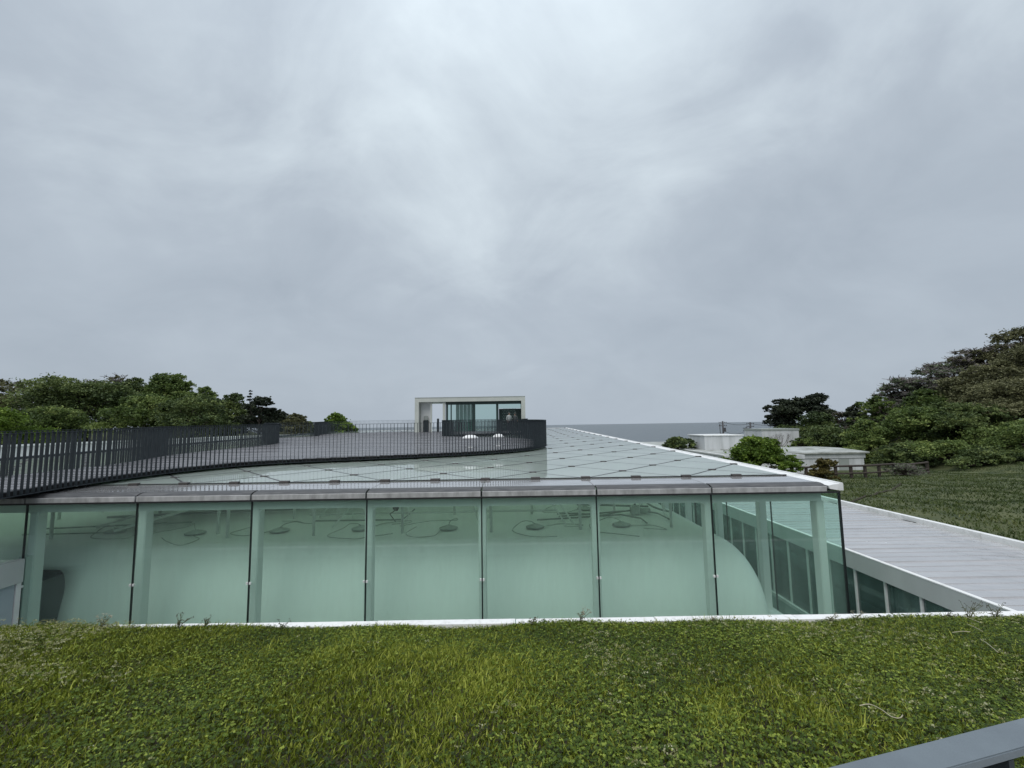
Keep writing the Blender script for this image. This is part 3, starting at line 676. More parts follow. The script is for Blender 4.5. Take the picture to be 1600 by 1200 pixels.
# ------------------------------------------------------------------ deck with railings
near_ctrl = [(-8.9, 2.0), (-8.98, 5.0), (-9.05, 7.8), (-9.16, 9.2), (-9.05, 10.4), (-8.62, 11.8), (-7.70, 13.05), (-6.07, 13.85), (-4.62, 14.3), (-3.24, 14.8), (-1.4, 15.6), (-0.04, 16.5), (0.9, 17.7), (1.42, 19.2), (1.50, 20.8), (1.22, 22.6), (0.45, 24.4), (-0.9, 26.1), (-2.6, 27.4), (-4.1, 28.3), (-4.72, 29.3), (-4.5, 30.5), (-3.2, 31.6), (-1.2, 32.6), (0.6, 33.6), (1.15, 35.0), (1.25, 36.9)]
far_ctrl = [(-11.7, 2.0), (-11.75, 5.0), (-11.85, 8.0), (-11.9, 10.4), (-11.75, 11.7), (-11.7, 12.7), (-12.0, 14.2), (-12.5, 16.0), (-12.55, 18.0), (-12.15, 20.2), (-12.2, 22.4), (-13.2, 24.6), (-15.0, 26.6), (-16.1, 28.6), (-15.7, 30.4), (-14.55, 31.6), (-14.7, 33.2), (-15.4, 35.0), (-15.2, 37.5), (-13.0, 39.0), (-10.5, 39.6), (-8.6, 39.7)]
NP = catmull(near_ctrl, 0.11); FP = catmull(far_ctrl, 0.11)
ZB = lambda y: -1.30+SL*y
RH = 1.14
bar = MB().box(-0.006, 0.006, -0.024, 0.024, 0.0, RH-0.01).mesh('baluster', MT['rail'])
def band(path, off0, off1, za, zb):
    mb = MB(); n = len(path); T = np.gradient(path, axis=0); T /= np.linalg.norm(T, axis=1)[:, None]; Nn = np.stack([-T[:, 1], T[:, 0]], 1)
    for i in range(n):
        a = path[i]+Nn[i]*off0; b_ = path[i]+Nn[i]*off1; y = path[i][1]
        mb.v += [(a[0], a[1], ZB(y)+za), (b_[0], b_[1], ZB(y)+za), (b_[0], b_[1], ZB(y)+zb), (a[0], a[1], ZB(y)+zb)]
    for i in range(n-1):
        for k in range(4): mb.f.append((4*i+k, 4*i+(k+1) % 4, 4*i+4+(k+1) % 4, 4*i+4+k))
    mb.f += [(0, 1, 2, 3), (4*n-1, 4*n-2, 4*n-3, 4*n-4)]
    return mb
def railing(path, label):
    t = thing('railing', label, 'railing')
    band(path, -0.03, 0.03, RH-0.01, RH).build('handrail', MT['rail'], t)
    band(path, -0.028, 0.028, -0.012, 0.0).build('bottom_rail', MT['rail'], t)
    T = np.gradient(path, axis=0)
    order = sorted(range(len(path)), key=lambda i: (path[i][1] if abs(path[i][0])/path[i][1] < 1.22 else 500+path[i][1]))
    rest = MB()
    for r_, i in enumerate(order):
        x, y = path[i]; ang = math.atan2(T[i][1], T[i][0])
        if r_ < 300: link('baluster', bar, t, (x, y, ZB(y)), ang)
        else:
            b0 = len(rest.v); c, s2 = math.cos(ang), math.sin(ang)
            rest.v += [(x+v.co.x*c-v.co.y*s2, y+v.co.x*s2+v.co.y*c, ZB(y)+v.co.z) for v in bar.vertices]; rest.f += [tuple(b0+q_ for q_ in p.vertices) for p in bar.polygons]
    if rest.v: rest.build('baluster', MT['rail'], t)['kind'] = 'stuff'
    # brackets down to the deck edge every 1.3 m
    bk = MB().box(-0.01, 0.01, -0.16, 0.03, -0.03, 0.06).mesh('bracket', MT['rail'])
    return t
railing(NP, 'long curved dark railing along the front of the roof deck, rounding its right end')
railing(FP, 'dark railing along the far left edge of the roof deck and walkway')
# deck: boards clipped to the outline, over a dark substructure
def inset(path, off):
    T = np.gradient(path, axis=0); T /= np.linalg.norm(T, axis=1)[:, None]; Nn = np.stack([-T[:, 1], T[:, 0]], 1)
    return path+Nn*off
outline = np.vstack([inset(NP, 0.06), inset(FP, -0.06)[::-1]])
PX, PY = outline[:, 0], outline[:, 1]
def spans(yv):
    x2, y2 = np.roll(PX, -1), np.roll(PY, -1)
    hit = ((PY <= yv) & (y2 > yv)) | ((y2 <= yv) & (PY > yv))
    xs_ = np.sort(PX[hit]+(yv-PY[hit])/(y2[hit]-PY[hit])*(x2[hit]-PX[hit]))
    return [(xs_[i], xs_[i+1]) for i in range(0, len(xs_)-1, 2)]
db = MB(); bw = 0.145; y = 2.05; kk = 0
while y < 39.6:
    for a, b_ in spans(y+bw/2):
        x = a; first = True
        while x < b_-0.05:
            x2 = min(b_, x+(random.uniform(1.0, 4.0) if first else 4.0)); first = False
            dz = random.uniform(-0.003, 0.002)
            if b_-x2 < 0.3: x2 = b_
            db.box(x+0.002, x2-0.002, y+0.004, y+bw-0.004, deckz(y)-0.022+dz, deckz(y)+dz); x = x2
    y += bw; kk += 1
DK = thing('roof_deck', 'dark wet timber deck with curving edges laid on the glass roof', 'deck')
bo = db.build('board', MT['deck'], DK, fix=False); bo['kind'] = 'stuff'
# edge band of the deck (dark steel, just inside the balusters) and underframe
def wall_loop(P, z0f, z1f):
    mb = MB(); n = len(P)
    mb.v = [(p[0], p[1], z0f(p[1])) for p in P]+[(p[0], p[1], z1f(p[1])) for p in P]
    mb.f = [(i, (i+1) % n, n+(i+1) % n, n+i) for i in range(n)]
    mb.f += [tuple(range(n-1, -1, -1)), tuple(n+i for i in range(n))]
    return mb
ol2 = np.vstack([inset(NP, 0.075), inset(FP, -0.075)[::-1]])[::2]
wall_loop(ol2, lambda y: deckz(y)-0.115, lambda y: deckz(y)-0.03).build('underframe', MT['under'], DK)
ft = MB()
for i in range(4, len(NP)-4, 12):
    p = inset(NP, 0.35)[i]
    if p[1] > 8.9: ft.box(p[0]-0.05, p[0]+0.05, p[1]-0.05, p[1]+0.05, roofz(p[1])-0.0, deckz(p[1])-0.115)
ft.build('foot', MT['under'], DK)
# white mushroom shaped stools on the deck
for px, py, Y, wd, lb in ((735, 695, 17.6, 0.33, 'larger white dome topped stool on the deck behind the railing, left one'), (779, 695, 18.2, 0.24, 'smaller white dome topped stool on the deck, right of the larger one')):
    p = at(px, py, Y); z = deckz(Y)
    s_ = thing('stool', lb, 'stool', (p.x, Y, z), 0, 'white stools on the roof deck')
    MB().lathe([(0.02, 0.50), (wd*0.5, 0.485), (wd*0.8, 0.44), (wd, 0.375), (wd*0.98, 0.36), (0.02, 0.37)], n=20).build('seat', MT['white'], s_, True)
    MB().tube([(0, 0, 0.01), (0, 0, 0.37)], 0.022, 8).build('leg', MT['white'], s_, True)
    MB().lathe([(0.01, 0.02), (0.10, 0.018), (0.12, 0.001)], n=16).build('foot', MT['white'], s_, True)

# ------------------------------------------------------------------ pavilion
PV = thing('pavilion', 'white framed glass pavilion standing on the roof deck by the sea', 'building')
py0, py1 = 37.0, 40.2; pz = deckz(37.0)-0.03; ptop = 2.42
pxl, pxr = at(648, 650, 37).x, at(821, 650, 37).x
fwd_ = 0.34
MB().box(pxl, pxr, py0, py1, ptop-fwd_, ptop).build('roof', MT['reveal'], PV)
MB().box(pxl, pxr, py0-0.02, py1, ptop+0.002, ptop+0.05).build('roof_cap', MT['pipe'], PV)
MB().box(pxl, pxl+fwd_, py0, py1, pz, ptop-fwd_-0.002).build('side_wall', MT['reveal'], PV)
MB().box(pxr-fwd_, pxr, py0, py1, pz, ptop-fwd_-0.002).build('side_wall', MT['reveal'], PV)
MB().box(pxl, pxr, py0+0.02, py1, pz-0.3, pz-0.004).build('floor', MT['floor'], PV)
zt2 = ptop-fwd_-0.004
def pvx(px): return at(px, 650, 37.3).x
MB().box(pvx(674)-0.06, pvx(674)+0.06, py0+0.2, py0+0.34, pz, zt2).build('mullion', MT['reveal'], PV)
MB().box(pvx(694)-0.10, pvx(694)+0.10, py0+0.15, py0+0.4, pz, zt2).build('mullion', MT['reveal'], PV)
MB().box(pxl+fwd_+0.003, pvx(674)-0.065, py0+0.9, py0+1.0, pz, zt2).build('inner_wall', MT['column'], PV)
MB().box(pvx(694)+0.12, pxr-fwd_-0.003, py0+0.42, py0+0.56, zt2-0.24, zt2-0.003).build('head_rail', MT['pattern'], PV)
for px, w in ((698, .16), (704.5, .09), (740, .26), (777, .20)):
    MB().box(pvx(px)-w/2, pvx(px)+w/2, py0+0.42, py0+0.56, pz, zt2-0.242).build('window_frame', MT['pattern'], PV)
for a, b_ in ((698.9, 704), (705, 738.6), (741.4, 775.9)):
    MB().box(pvx(a), pvx(b_), py0+0.48, py0+0.495, pz, zt2-0.244).build('window', MT['clear'], PV)
bl = MB()
for i in range(5): bl.box(pvx(707+6.2*i), pvx(707+6.2*i+5.7), py0+2.6, py0+2.63, pz, zt2-0.1)
bl.build('blind', mat('pale_green_blind', (0.36, 0.52, 0.48), rough=0.7), PV)
MB().box(pvx(777)+0.11, pxr-fwd_-0.004, py0+0.5, py0+0.56, zt2-0.62, zt2-0.245).build('transom', MT['clear'], PV)
MB().box(pvx(779), pxr-fwd_-0.004, py0+1.4, py0+1.5, pz, zt2-0.62).build('screen_wall', MT['pattern'], PV)
dt = MB()
for i in range(9):
    for j in range(12):
        xx = pvx(785)+0.13*i+0.06*(j % 2); zz = pz+0.35+0.145*j
        dt.box(xx, xx+0.05, py0+1.385, py0+1.398, zz, zz+0.05)
dt.build('screen_dots', MT['dot'], PV)['kind'] = 'stuff'
# bits standing inside the open left bay
t_ = thing('kiosk', 'dark grey ticket machine in the open left bay of the pavilion', 'machine', (pvx(664), py0+0.75, pz))
me = MB().box(-0.22, 0.22, -0.15, 0.12, 0, 1.05).mesh('cabinet', MT['rail']); bevel_mesh(me, 0.03); link('cabinet', me, t_)
me = MB().box(-0.18, 0.18, -0.06, 0.02, 1.06, 1.42).mesh('screen', MT['pipe']); bevel_mesh(me, 0.02); link('screen', me, t_)
MB().tube([(0.4, 0, 0), (0.4, 0, 1.25)], 0.02).build('pole', MT['pipe'], t_)
MB().lathe([(0.0, 0.02), (0.16, 0.02), (0.16, 0.0)], (0.4, 0, 0)).build('base', MT['rail'], t_)
b_ = thing('post_sign', 'slim dark post sign standing in the pavilion doorway bay', 'sign', (pvx(683.5), py0+0.6, pz))
me = MB().box(-0.09, 0.09, -0.05, 0.05, 0.012, 1.18).mesh('panel', MT['rail']); bevel_mesh(me, 0.015); link('panel', me, b_)
MB().box(-0.16, 0.16, -0.14, 0.14, 0, 0.012).build('base', MT['rail'], b_)

# people by the pavilion -------------------------------------------------
def person(loc, rz, h, label, shirt, trous):
    s = h/1.7
    me = bpy.data.meshes.new('person'); 
    P = [(0, 0, .93), (0, 0.01, 1.15), (0, 0.0, 1.38), (0, -.01, 1.47), (0, -.02, 1.56), (0, -.02, 1.66),
         (-.10, 0, .88), (-.11, -.02, .48), (-.11, .02, .08), (-.11, -.13, .03),
         (.10, 0, .88), (.12, .03, .48), (.12, .05, .08), (.12, -.10, .03),
         (-.19, 0, 1.37), (-.24, .02, 1.10), (-.20, -.12, .88), (-.18, -.16, .80),
         (.19, 0, 1.37), (.24, .03, 1.10), (.22, -.06, .86), (.21, -.09, .78)]
    E = [(0, 1), (1, 2), (2, 3), (3, 4), (4, 5), (0, 6), (6, 7), (7, 8), (8, 9), (0, 10), (10, 11), (11, 12), (12, 13), (2, 14), (14, 15), (15, 16), (16, 17), (2, 18), (18, 19), (19, 20), (20, 21)]
    rad = [(.15, .11), (.145, .10), (.15, .10), (.055, .055), (.085, .10), (.07, .085), (.09, .09), (.06, .06), (.042, .042), (.04, .035), (.09, .09), (.06, .06), (.042, .042), (.04, .035), (.06, .06), (.045, .045), (.033, .033), (.035, .02), (.06, .06), (.045, .045), (.033, .033), (.035, .02)]
    me.from_pydata([tuple(c*s for c in p) for p in P], E, [])
    o_ = bpy.data.objects.new('person', me); COL.objects.link(o_)
    md = o_.modifiers.new('skin', 'SKIN'); md.use_smooth_shade = True
    for v, r_ in zip(me.skin_vertices[0].data, rad): v.radius = (r_[0]*s, r_[1]*s)
    me.skin_vertices[0].data[0].use_root = True
    o_.modifiers.new('sub', 'SUBSURF').levels = 1; o_.modifiers['sub'].render_levels = 1
    bpy.context.view_layer.update()
    nm_ = bpy.data.meshes.new_from_object(o_.evaluated_get(bpy.context.evaluated_depsgraph_get())); bpy.data.objects.remove(o_)
    nm_.materials.clear()
    for m_ in (MT['skin'], shirt, trous, MT['rail']): nm_.materials.append(m_)
    for p in nm_.polygons:
        z = p.center.z/s; ax = abs(p.center.x)/s
        p.material_index = 3 if z < 0.07 else 2 if z < 0.92 and ax < 0.19 else 0 if (z > 1.47 or (z < 1.0 and ax > 0.17)) else 1
    o_ = link('person', nm_, None, loc, rz); tag(o_, label, 'person', 'people by the pavilion')
    hr_ = MB().lathe([(0.001, 0.145), (0.05, 0.138), (0.085, 0.10), (0.10, 0.05), (0.10, -0.01), (0.085, -0.05)], (0, 0.012*s, 1.58*s), 12)
    hr_.build('hair', MT['cable'], o_, True)
    return o_
MT['skin'] = mat('skin', (0.36, 0.22, 0.16), rough=0.6)
pA = at(795.5, 660, 36.4); pB = at(805, 660, 36.2)
person((pA.x, 36.4, deckz(36.4)), 0.5, 1.56, 'person with dark hair in a pale top, left of two by the dark screen', mat('pale_shirt', (0.33, 0.36, 0.35), rough=0.8), MT['rail'])
person((pB.x, 36.2, deckz(36.2)), -0.6, 1.52, 'person with dark hair in dark clothes, right of two by the dark screen', mat('dark_shirt', (0.05, 0.06, 0.06), rough=0.8), mat('grey_trousers', (0.12, 0.13, 0.14), rough=0.8))

# ------------------------------------------------------------------ far buildings, fence, poles
def building_box(label, x0, x1, y0, y1, z0, z1, m, roofm=None, cap=0.06):
    t = thing('white_building', label, 'building')
    MB().box(x0, x1, y0, y1, z0, z1).build('wall', m, t)
    MB().box(x0-0.06, x1+0.06, y0-0.06, y1+0.06, z1+0.002, z1+cap).build('roof', roofm or m, t)
    return t
# upper white box and its broad lower roof
YB = 50
bz = at(1097, 680, 46).z
t = thing('white_building', 'plain white box shaped roof house beside the dark shrub', 'building')
MB().box(20.1, 24.1, 46, 50.2, -6, bz-0.09).build('wall', MT['farwhite'], t)
MB().box(20.0, 24.2, 45.9, 50.3, bz-0.088, bz).build('roof_edge', MT['white'], t)
t = thing('white_building', 'long low white flat roofed block below the white box', 'building')
MB().box(18.3, 25.0, 38, 68, -6.6, -3.25).build('wall', MT['farwhite'], t)
MB().box(18.2, 25.1, 37.9, 68.1, -3.248, -2.92).build('fascia', MT['farwhite'], t)
MB().box(18.4, 24.9, 38.1, 67.9, -2.918, -2.88).build('roof', MT['oldroof'], t)
for i in range(14): MB().box(18.12, 18.35, 38+i*2.15, 38+i*2.15+2.14, -2.91, -2.80).build('parapet_cap', MT['white'], t)
# low panelled house
Yh = 42.0
hA = at(1214, 745, Yh); hB = at(1352, 745, Yh); hz = at(1290, 706, Yh).z
t = thing('white_building', 'low pale panelled shed with stained flat roof and a grey door behind the fence', 'building')
MB().box(hA.x-3, hB.x, Yh, Yh+7, -7, hz-1.0).build('plinth', MT['farwhite'], t)
npan = 7; wd = (hB.x-hA.x+3)/npan
for i in range(npan):
    MB().box(hA.x-3+i*wd+0.012, hA.x-3+(i+1)*wd-0.012, Yh-0.04, Yh-0.002, -6.2, hz-0.62).build('wall_panel', MT['farwhite'], t)
d0 = at(1312, 730, Yh-.1); d1 = at(1328, 730, Yh-.1)
dd = MB().box(d0.x, d1.x, Yh-0.075, Yh-0.045, -6.0, hz-0.65).build('door', MT['pipe'], t)
MB().box(d1.x-0.12, d1.x-0.06, Yh-0.11, Yh-0.078, -5.1, -5.0).build('handle', MT['rail'], dd)
MB().box(hA.x-3.1, hB.x+0.1, Yh-0.12, Yh+7.1, hz-0.60, hz-0.16).build('fascia', MT['farwhite'], t)
rf = MB(); rx0, rx1 = hA.x-3.3, hB.x+0.35
rf.extrude_x([(Yh-0.35, hz-0.155), (Yh-0.35, hz-0.02), (Yh+3.5, hz+0.16), (Yh+7.3, hz+0.1), (Yh+7.3, hz-0.155)], rx0, rx1); rf.build('roof', MT['oldroof'], t)
# far white wall among the trees
p0 = at(1190, 673, 60); p1 = at(1248, 673, 60)
building_box('white block far behind the bare tree and dark pines', p0.x, p1.x, 60, 64.5, -9, p0.z, MT['farwhite'], MT['pipe'], 0.25)
# left: long white annex seen through the railings
t = thing('white_building', 'long low white annex seen through the railings on the left', 'building')
MB().box(-30, -26, 14, 62, -6, -0.78).build('wall', MT['wingwall'], t)
MB().box(-30.1, -25.9, 13.9, 62.1, -0.778, -0.70).build('roof', MT['pipe'], t)
# timber fence on the lawn
fe = thing('timber_fence', 'dark brown post and rail fence across the lawn in front of the pale shed', 'fence')
fy = 33.0; fpts = [(at(x, 740, fy+dy).x, fy+dy) for x, dy in ((1205, 1.5), (1237, 1.0), (1260, .6), (1283, .3), (1306, 0), (1330, -.2), (1352, 0.3), (1374, .8), (1397, 1.4), (1422, 2.2), (1450, 3.2))]
pmesh = MB().box(-0.085, 0.085, -0.07, 0.07, -0.2, 0.98).mesh('fence_post', MT['brown'])
tops = []
for x, y in fpts:
    z = float(terrain(x, y)); link('fence_post', pmesh, fe, (x, y, z)); tops.append((x, y, z))
for (h, w) in ((0.92, 0.075), (0.38, 0.06)):
    for p, q_ in zip(tops[:-1], tops[1:]):
        MB().tube([(p[0], p[1]-0.09, p[2]+h), (q_[0], q_[1]-0.09, q_[2]+h)], w, 6).build('fence_rail', MT['brown'], fe)
# drain edge across the lawn
mb = MB(); pts = []
for t_ in np.linspace(0, 1, 24):
    x = 13.0+t_*9; y = 17.2+t_*8.0; pts.append((x, y, float(terrain(x, y))+0.02))
mb.tube(pts, 0.055, 5); struct(mb.build('lawn_drain', MT['soil']), 'dark drain line crossing the lawn slope')
# utility poles and wires
def pole(px, py_top, Y, lab, zb=-12):
    p = at(px, py_top, Y); t = thing('utility_pole', lab, 'pole', (p.x, Y, zb), 0, 'utility poles by the sea')
    h = p.z-zb
    MB().tube([(0, 0, 0), (0, 0, h)], [0.30, 0.22], 8).build('shaft', MT['pole'], t, True)
    for d in (0.5, 1.3):
        ca = MB().box(-1.1, 1.1, -0.06, 0.06, h-d-0.06, h-d+0.06).build('crossarm', MT['pole'], t)
        for xi in (-0.95, -0.5, 0.5, 0.95): MB().lathe([(0.001, 0.30), (0.07, 0.24), (0.05, 0.14), (0.09, 0.08), (0.06, 0)], (xi, 0, h-d+0.06), 8).build('insulator', MT['pole'], ca)
    return t, p, h
P1, pp1, h1 = pole(1129, 658, 120, 'utility pole with transformers and ladder frame, leftmost of three, against the sea')
MB().tube([(0.3, -0.35, h1-2.9), (0.3, -0.35, h1-1.8)], 0.32, 10).build('transformer', MT['pole'], P1)
MB().box(-0.9, -0.75, -0.05, 0.05, h1-3.6, h1-0.8).build('ladder_rail', MT['pole'], P1); MB().box(-0.74, 0, -0.05, 0.05, h1-3.4, h1-3.3).build('strut', MT['pole'], P1)
P2, pp2, h2 = pole(1172, 659.5, 125, 'tall utility pole, right of three, with wires running to the pines')
P3, pp3, h3 = pole(1166, 667, 140, 'shorter utility pole close left of the tall one')
def wire(a, b_, sag, lab):
    pts = [(a[0]+(b_[0]-a[0])*t, a[1]+(b_[1]-a[1])*t, a[2]+(b_[2]-a[2])*t-sag*4*t*(1-t)) for t in np.linspace(0, 1, 14)]
    tag(MB().tube(pts, 0.045, 4).build('power_wire', MT['cable'], None), lab, 'wire', 'power wires between the poles')
e_ = at(1262, 666, 118)
wire((pp1.x+.5, 120, pp1.z-.4), (pp2.x, 125, pp2.z-.4), 0.5, 'upper power wire between the leftmost and tall poles')
wire((pp1.x+.5, 120, pp1.z-2.8), (pp3.x, 140, pp3.z-1.0), 1.0, 'lower sagging wire between the leftmost and short poles')
wire((pp2.x, 125, pp2.z-.4), (e_.x, 118, e_.z+1), 0.8, 'power wire from the tall pole into the dark pines')

# ------------------------------------------------------------------ trees
def crown(blobs, n, leaf, flat=1.0, upbias=0.25, seed=0, shellk=0.35):
    r_ = np.random.default_rng(seed)
    vol = np.array([b[3]*b[4] for b in blobs]); cnt = np.maximum(30, (n*vol/vol.sum()).astype(int))
    C = []; TT = []
    for (cx_, cy_, cz_, rx, rz_), k in zip(blobs, cnt):
        # each blob is itself a spray of clumps
        nc = max(5, int(k/28)); d = r_.normal(size=(nc, 3)); d /= np.linalg.norm(d, axis=1)[:, None]; d[:, 2] = np.where(d[:, 2] < -0.35, -d[:, 2], d[:, 2])
        rad = 1-shellk*r_.random(nc)**1.6
        cc = d*rad[:, None]*np.array([rx, rx, rz_])
        sz = min(rx, rz_*1.6)*r_.uniform(0.10, 0.27, nc)
        idx = r_.integers(0, nc, k)
        off = r_.normal(size=(k, 3))*np.array([1, 1, 0.55])*sz[idx][:, None]*0.75
        p = cc[idx]+off+np.array([cx_, cy_, cz_])
        C.append(p)
        bt = r_.normal(0.5, 0.17); ct = r_.normal(0, 0.20, nc)
        TT.append(bt+ct[idx]+r_.normal(0, 0.10, k))
    C = np.concatenate(C); TT = np.clip(np.concatenate(TT), 0, 1); k = len(C)
    u = r_.normal(size=(k, 3)); u[:, 2] *= 0.6*flat; u /= np.linalg.norm(u, axis=1)[:, None]
    w = r_.normal(size=(k, 3)); w -= u*(w*u).sum(1)[:, None]; w /= np.linalg.norm(w, axis=1)[:, None]
    s = leaf*r_.uniform(0.6, 1.35, k)[:, None]
    V = np.stack([C-u*s*0.75, C+w*s*0.42, C+u*s*0.75, C-w*s*0.42], 1).reshape(-1, 3)
    F = np.arange(4*k).reshape(k, 4)
    return V, F, TT
def tree(px, py_top, Y, wpx, hpx, kind, label, name='broadleaf_tree', n=9000, leaf=None, form='dome', seed=1, ground=None, trunk_show=0.25, group=None, bare=0.0, cat='tree', inner=True):
    r_ = random.Random(seed)
    top = at(px, py_top, Y); gz = float(terrain(top.x, Y)) if ground is None else ground
    w = wpx/FPX*Y; h = top.z-gz; ch = min(h*0.96, hpx/FPX*Y)
    t = thing(name, label, cat, (top.x, Y, gz), 0, group)
    leaf = leaf or max(0.10, 1.5/FPX*Y*1.5)
    dens = {'open': 1.35, 'dome': 2.0, 'layer': 2.2, 'pads': 2.0, 'spire': 1.5}[form]
    blobs = []
    cz0 = h-ch
    if form == 'dome':
        nb = 19
        for i in range(nb):
            a_ = r_.random()*6.283; lv = (i+0.5)/nb; rr = (w/2)*math.sqrt(max(0.03, 1-(lv*0.98)**1.7))*r_.uniform(0.30, 0.98)
            br_ = w*r_.uniform(0.10, 0.20)
            blobs.append((rr*math.cos(a_), rr*math.sin(a_), cz0+ch*(0.10+0.82*lv)-br_*0.35, br_, br_*r_.uniform(0.5, 0.75)))
        blobs.append((0, 0, cz0+ch*0.45, w*0.30, ch*0.38)); blobs.append((r_.uniform(-.1, .1)*w, 0, h-w*0.10, w*0.13, w*0.09))
    elif form == 'layer':
        nb = 20
        for i in range(nb):
            a_ = r_.random()*6.283; lv = r_.random()**0.8; rr = (w/2)*(1-0.62*lv**1.6)*r_.uniform(0.3, 0.92)
            br_ = w*r_.uniform(0.13, 0.24)
            blobs.append((rr*math.cos(a_), rr*math.sin(a_), cz0+ch*(0.08+0.84*lv), br_, br_*r_.uniform(0.36, 0.55)))
        blobs.append((0, 0, cz0+ch*0.4, w*0.32, ch*0.34)); blobs.append((0.04*w, 0, h-w*0.13, w*0.24, w*0.12))
    elif form == 'open':
        nb = 64
        for i in range(nb):
            a_ = r_.random()*6.283; lv = r_.random(); rr = (w/2)*math.sqrt(max(0.05, 1-(abs(lv-0.35)/0.7)**2))*r_.uniform(0.3, 1.0)
            br_ = w*r_.uniform(0.06, 0.115)
            blobs.append((rr*math.cos(a_), rr*math.sin(a_), cz0+ch*(0.05+0.9*lv), br_, br_*0.55))
    elif form == 'pads':
        for i in range(19):
            a_ = r_.random()*6.283; lv = (i+0.3)/19; rr = (w/2)*(1-0.55*lv)*r_.uniform(0.15, 0.85); br_ = w*r_.uniform(0.15, 0.25)
            blobs.append((rr*math.cos(a_), rr*math.sin(a_), cz0+ch*(0.1+0.86*lv), br_, br_*0.45))
    elif form == 'spire':
        for i in range(15):
            a_ = r_.random()*6.283; lv = i/14; rr = (w/2)*(1-lv)*0.7; br_ = w*(0.05+0.16*(1-lv))
            blobs.append((rr*math.cos(a_), rr*math.sin(a_), cz0+ch*(0.05+0.92*lv), br_, br_*0.35))
    if form == 'open' and kind in ('brown', 'grey'): dens *= 0.72; leaf *= 0.85
    V, F, TT = crown(blobs, int(n*dens), leaf, seed=seed)
    me = np_mesh('crown', V, F, L_[kind], TT); link('crown', me, t)
    # trunk with limbs reaching into the blobs
    mb = MB(); tr = max(0.06, w*0.028)
    lean = (r_.uniform(-.04, .04)*h, r_.uniform(-.04, .04)*h)
    mb.tube([(0, 0, -0.3), (lean[0]*.3, lean[1]*.3, h*0.3), (lean[0]*.7, lean[1]*.7, h*0.62), (lean[0], lean[1], h*0.86)], [tr*1.25, tr, tr*0.6, tr*0.2], 7)
    tw = MB()
    for (x, y, z, rx, rz_) in blobs:
        b0 = (lean[0]*.4, lean[1]*.4, max(cz0*0.5, min(z-0.2*abs(x)-0.5, h*0.6)))
        mid = ((x+b0[0])*0.5+r_.uniform(-.05, .05)*w, (y+b0[1])*0.5, b0[2]+(z-b0[2])*0.6)
        mb.tube([b0, mid, (x, y, z)], [tr*0.5, tr*0.32, tr*0.10], 5, False)
        if bare:
            for q_ in range(int(bare)):
                a_ = r_.random()*6.283; e_ = r_.uniform(0.8, 1.8)
                ex, ey, ez = x+rx*e_*math.cos(a_), y+rx*e_*math.sin(a_), z+rz_*r_.uniform(-.2, 1.7)
                m1 = ((x*.5+ex*.5)+r_.uniform(-.1, .1)*rx, (y*.5+ey*.5), z*.5+ez*.5+0.1*rx)
                tw.tube([(x, y, z), m1, (ex, ey, ez)], [tr*0.26, tr*0.18, tr*0.10], 3, False)
                for z2 in range(2):
                    tw.tube([m1, (m1[0]+rx*r_.uniform(-.6, .6), m1[1]+rx*r_.uniform(-.6, .6), m1[2]+rz_*r_.uniform(.1, 1.0))], [tr*0.16, tr*0.08], 3, False)
    mb.build('trunk', MT['bark'], t, True, False)
    if tw.v: tw.build('twigs', MT['twig'], t, False, False)
    return t
GL = 'trees on the left skyline'; GR = 'trees on the right hillside'
# left wooded ridge
LT = [
 # px, top, Y, w, h, kind, form, n, label
 (-40, 594, 60, 150, 90, 'brown', 'layer', 9000, 'brownish broad tree at the left picture edge, cut off by it'),
 (52, 597, 74, 90, 70, 'brown', 'open', 6000, 'thin grey brown tree showing sky gaps near the left edge'),
 (-5, 636, 46, 130, 60, 'bright', 'dome', 8000, 'fresh green bush crown low at the left edge above the railing'),
 (75, 634, 52, 120, 60, 'mid', 'dome', 9000, 'mid green rounded tree in front of the big evergreen, left'),
 (140, 597, 62, 190, 95, 'ever', 'layer', 19000, 'big dark evergreen with layered boughs, broadest on the left ridge'),
 (178, 589, 78, 100, 60, 'brown', 'open', 6000, 'feathery olive tree top peeking behind the big evergreen'),
 (215, 590, 74, 90, 80, 'ever', 'dome', 9000, 'dark rounded evergreen left of the tallest green crown'),
 (272, 583, 70, 90, 90, 'mid', 'dome', 13000, 'tallest light green crown on the left ridge'),
 (230, 622, 54, 120, 60, 'mid', 'layer', 10000, 'olive green spreading tree in front of the ridge middle'),
 (320, 604, 66, 70, 70, 'mid', 'dome', 8000, 'green pointed crown just right of the tallest tree'),
 (300, 628, 52, 130, 60, 'ever', 'layer', 10000, 'dark spreading tree low in front, centre of the left ridge'),
 (358, 613, 60, 90, 70, 'ever', 'dome', 9000, 'dark green dense tree left of the black pines'),
 (392, 609, 58, 40, 70, 'pine', 'spire', 4500, 'narrow black green pine spire standing above its neighbours'),
 (405, 622, 56, 70, 60, 'pine', 'pads', 6000, 'dark pine with ragged pads right of the spire'),
 (432, 640, 58, 60, 50, 'pine', 'dome', 6000, 'low dark rounded pine beside the olive bush'),
 (463, 645, 55, 50, 40, 'brown', 'dome', 5000, 'olive rounded bush at the right end of the left ridge'),
 (485, 658, 62, 30, 26, 'mid', 'dome', 2500, 'small green shrub beyond the left railing end'),
]
for i, (px, tp, Y, w, h, kd, fm, n, lb) in enumerate(LT):
    tree(px, tp, Y, w, h, kd, lb, 'pine_tree' if kd == 'pine' else 'broadleaf_tree', n, None, fm, 100+i, group=GL, bare=3 if fm == 'open' else 0)
tree(526, 645, 50, 58, 46, 'bright', 'lone round green tree beyond the deck, left of the pavilion', n=9000, form='dome', seed=150, ground=-4.5)
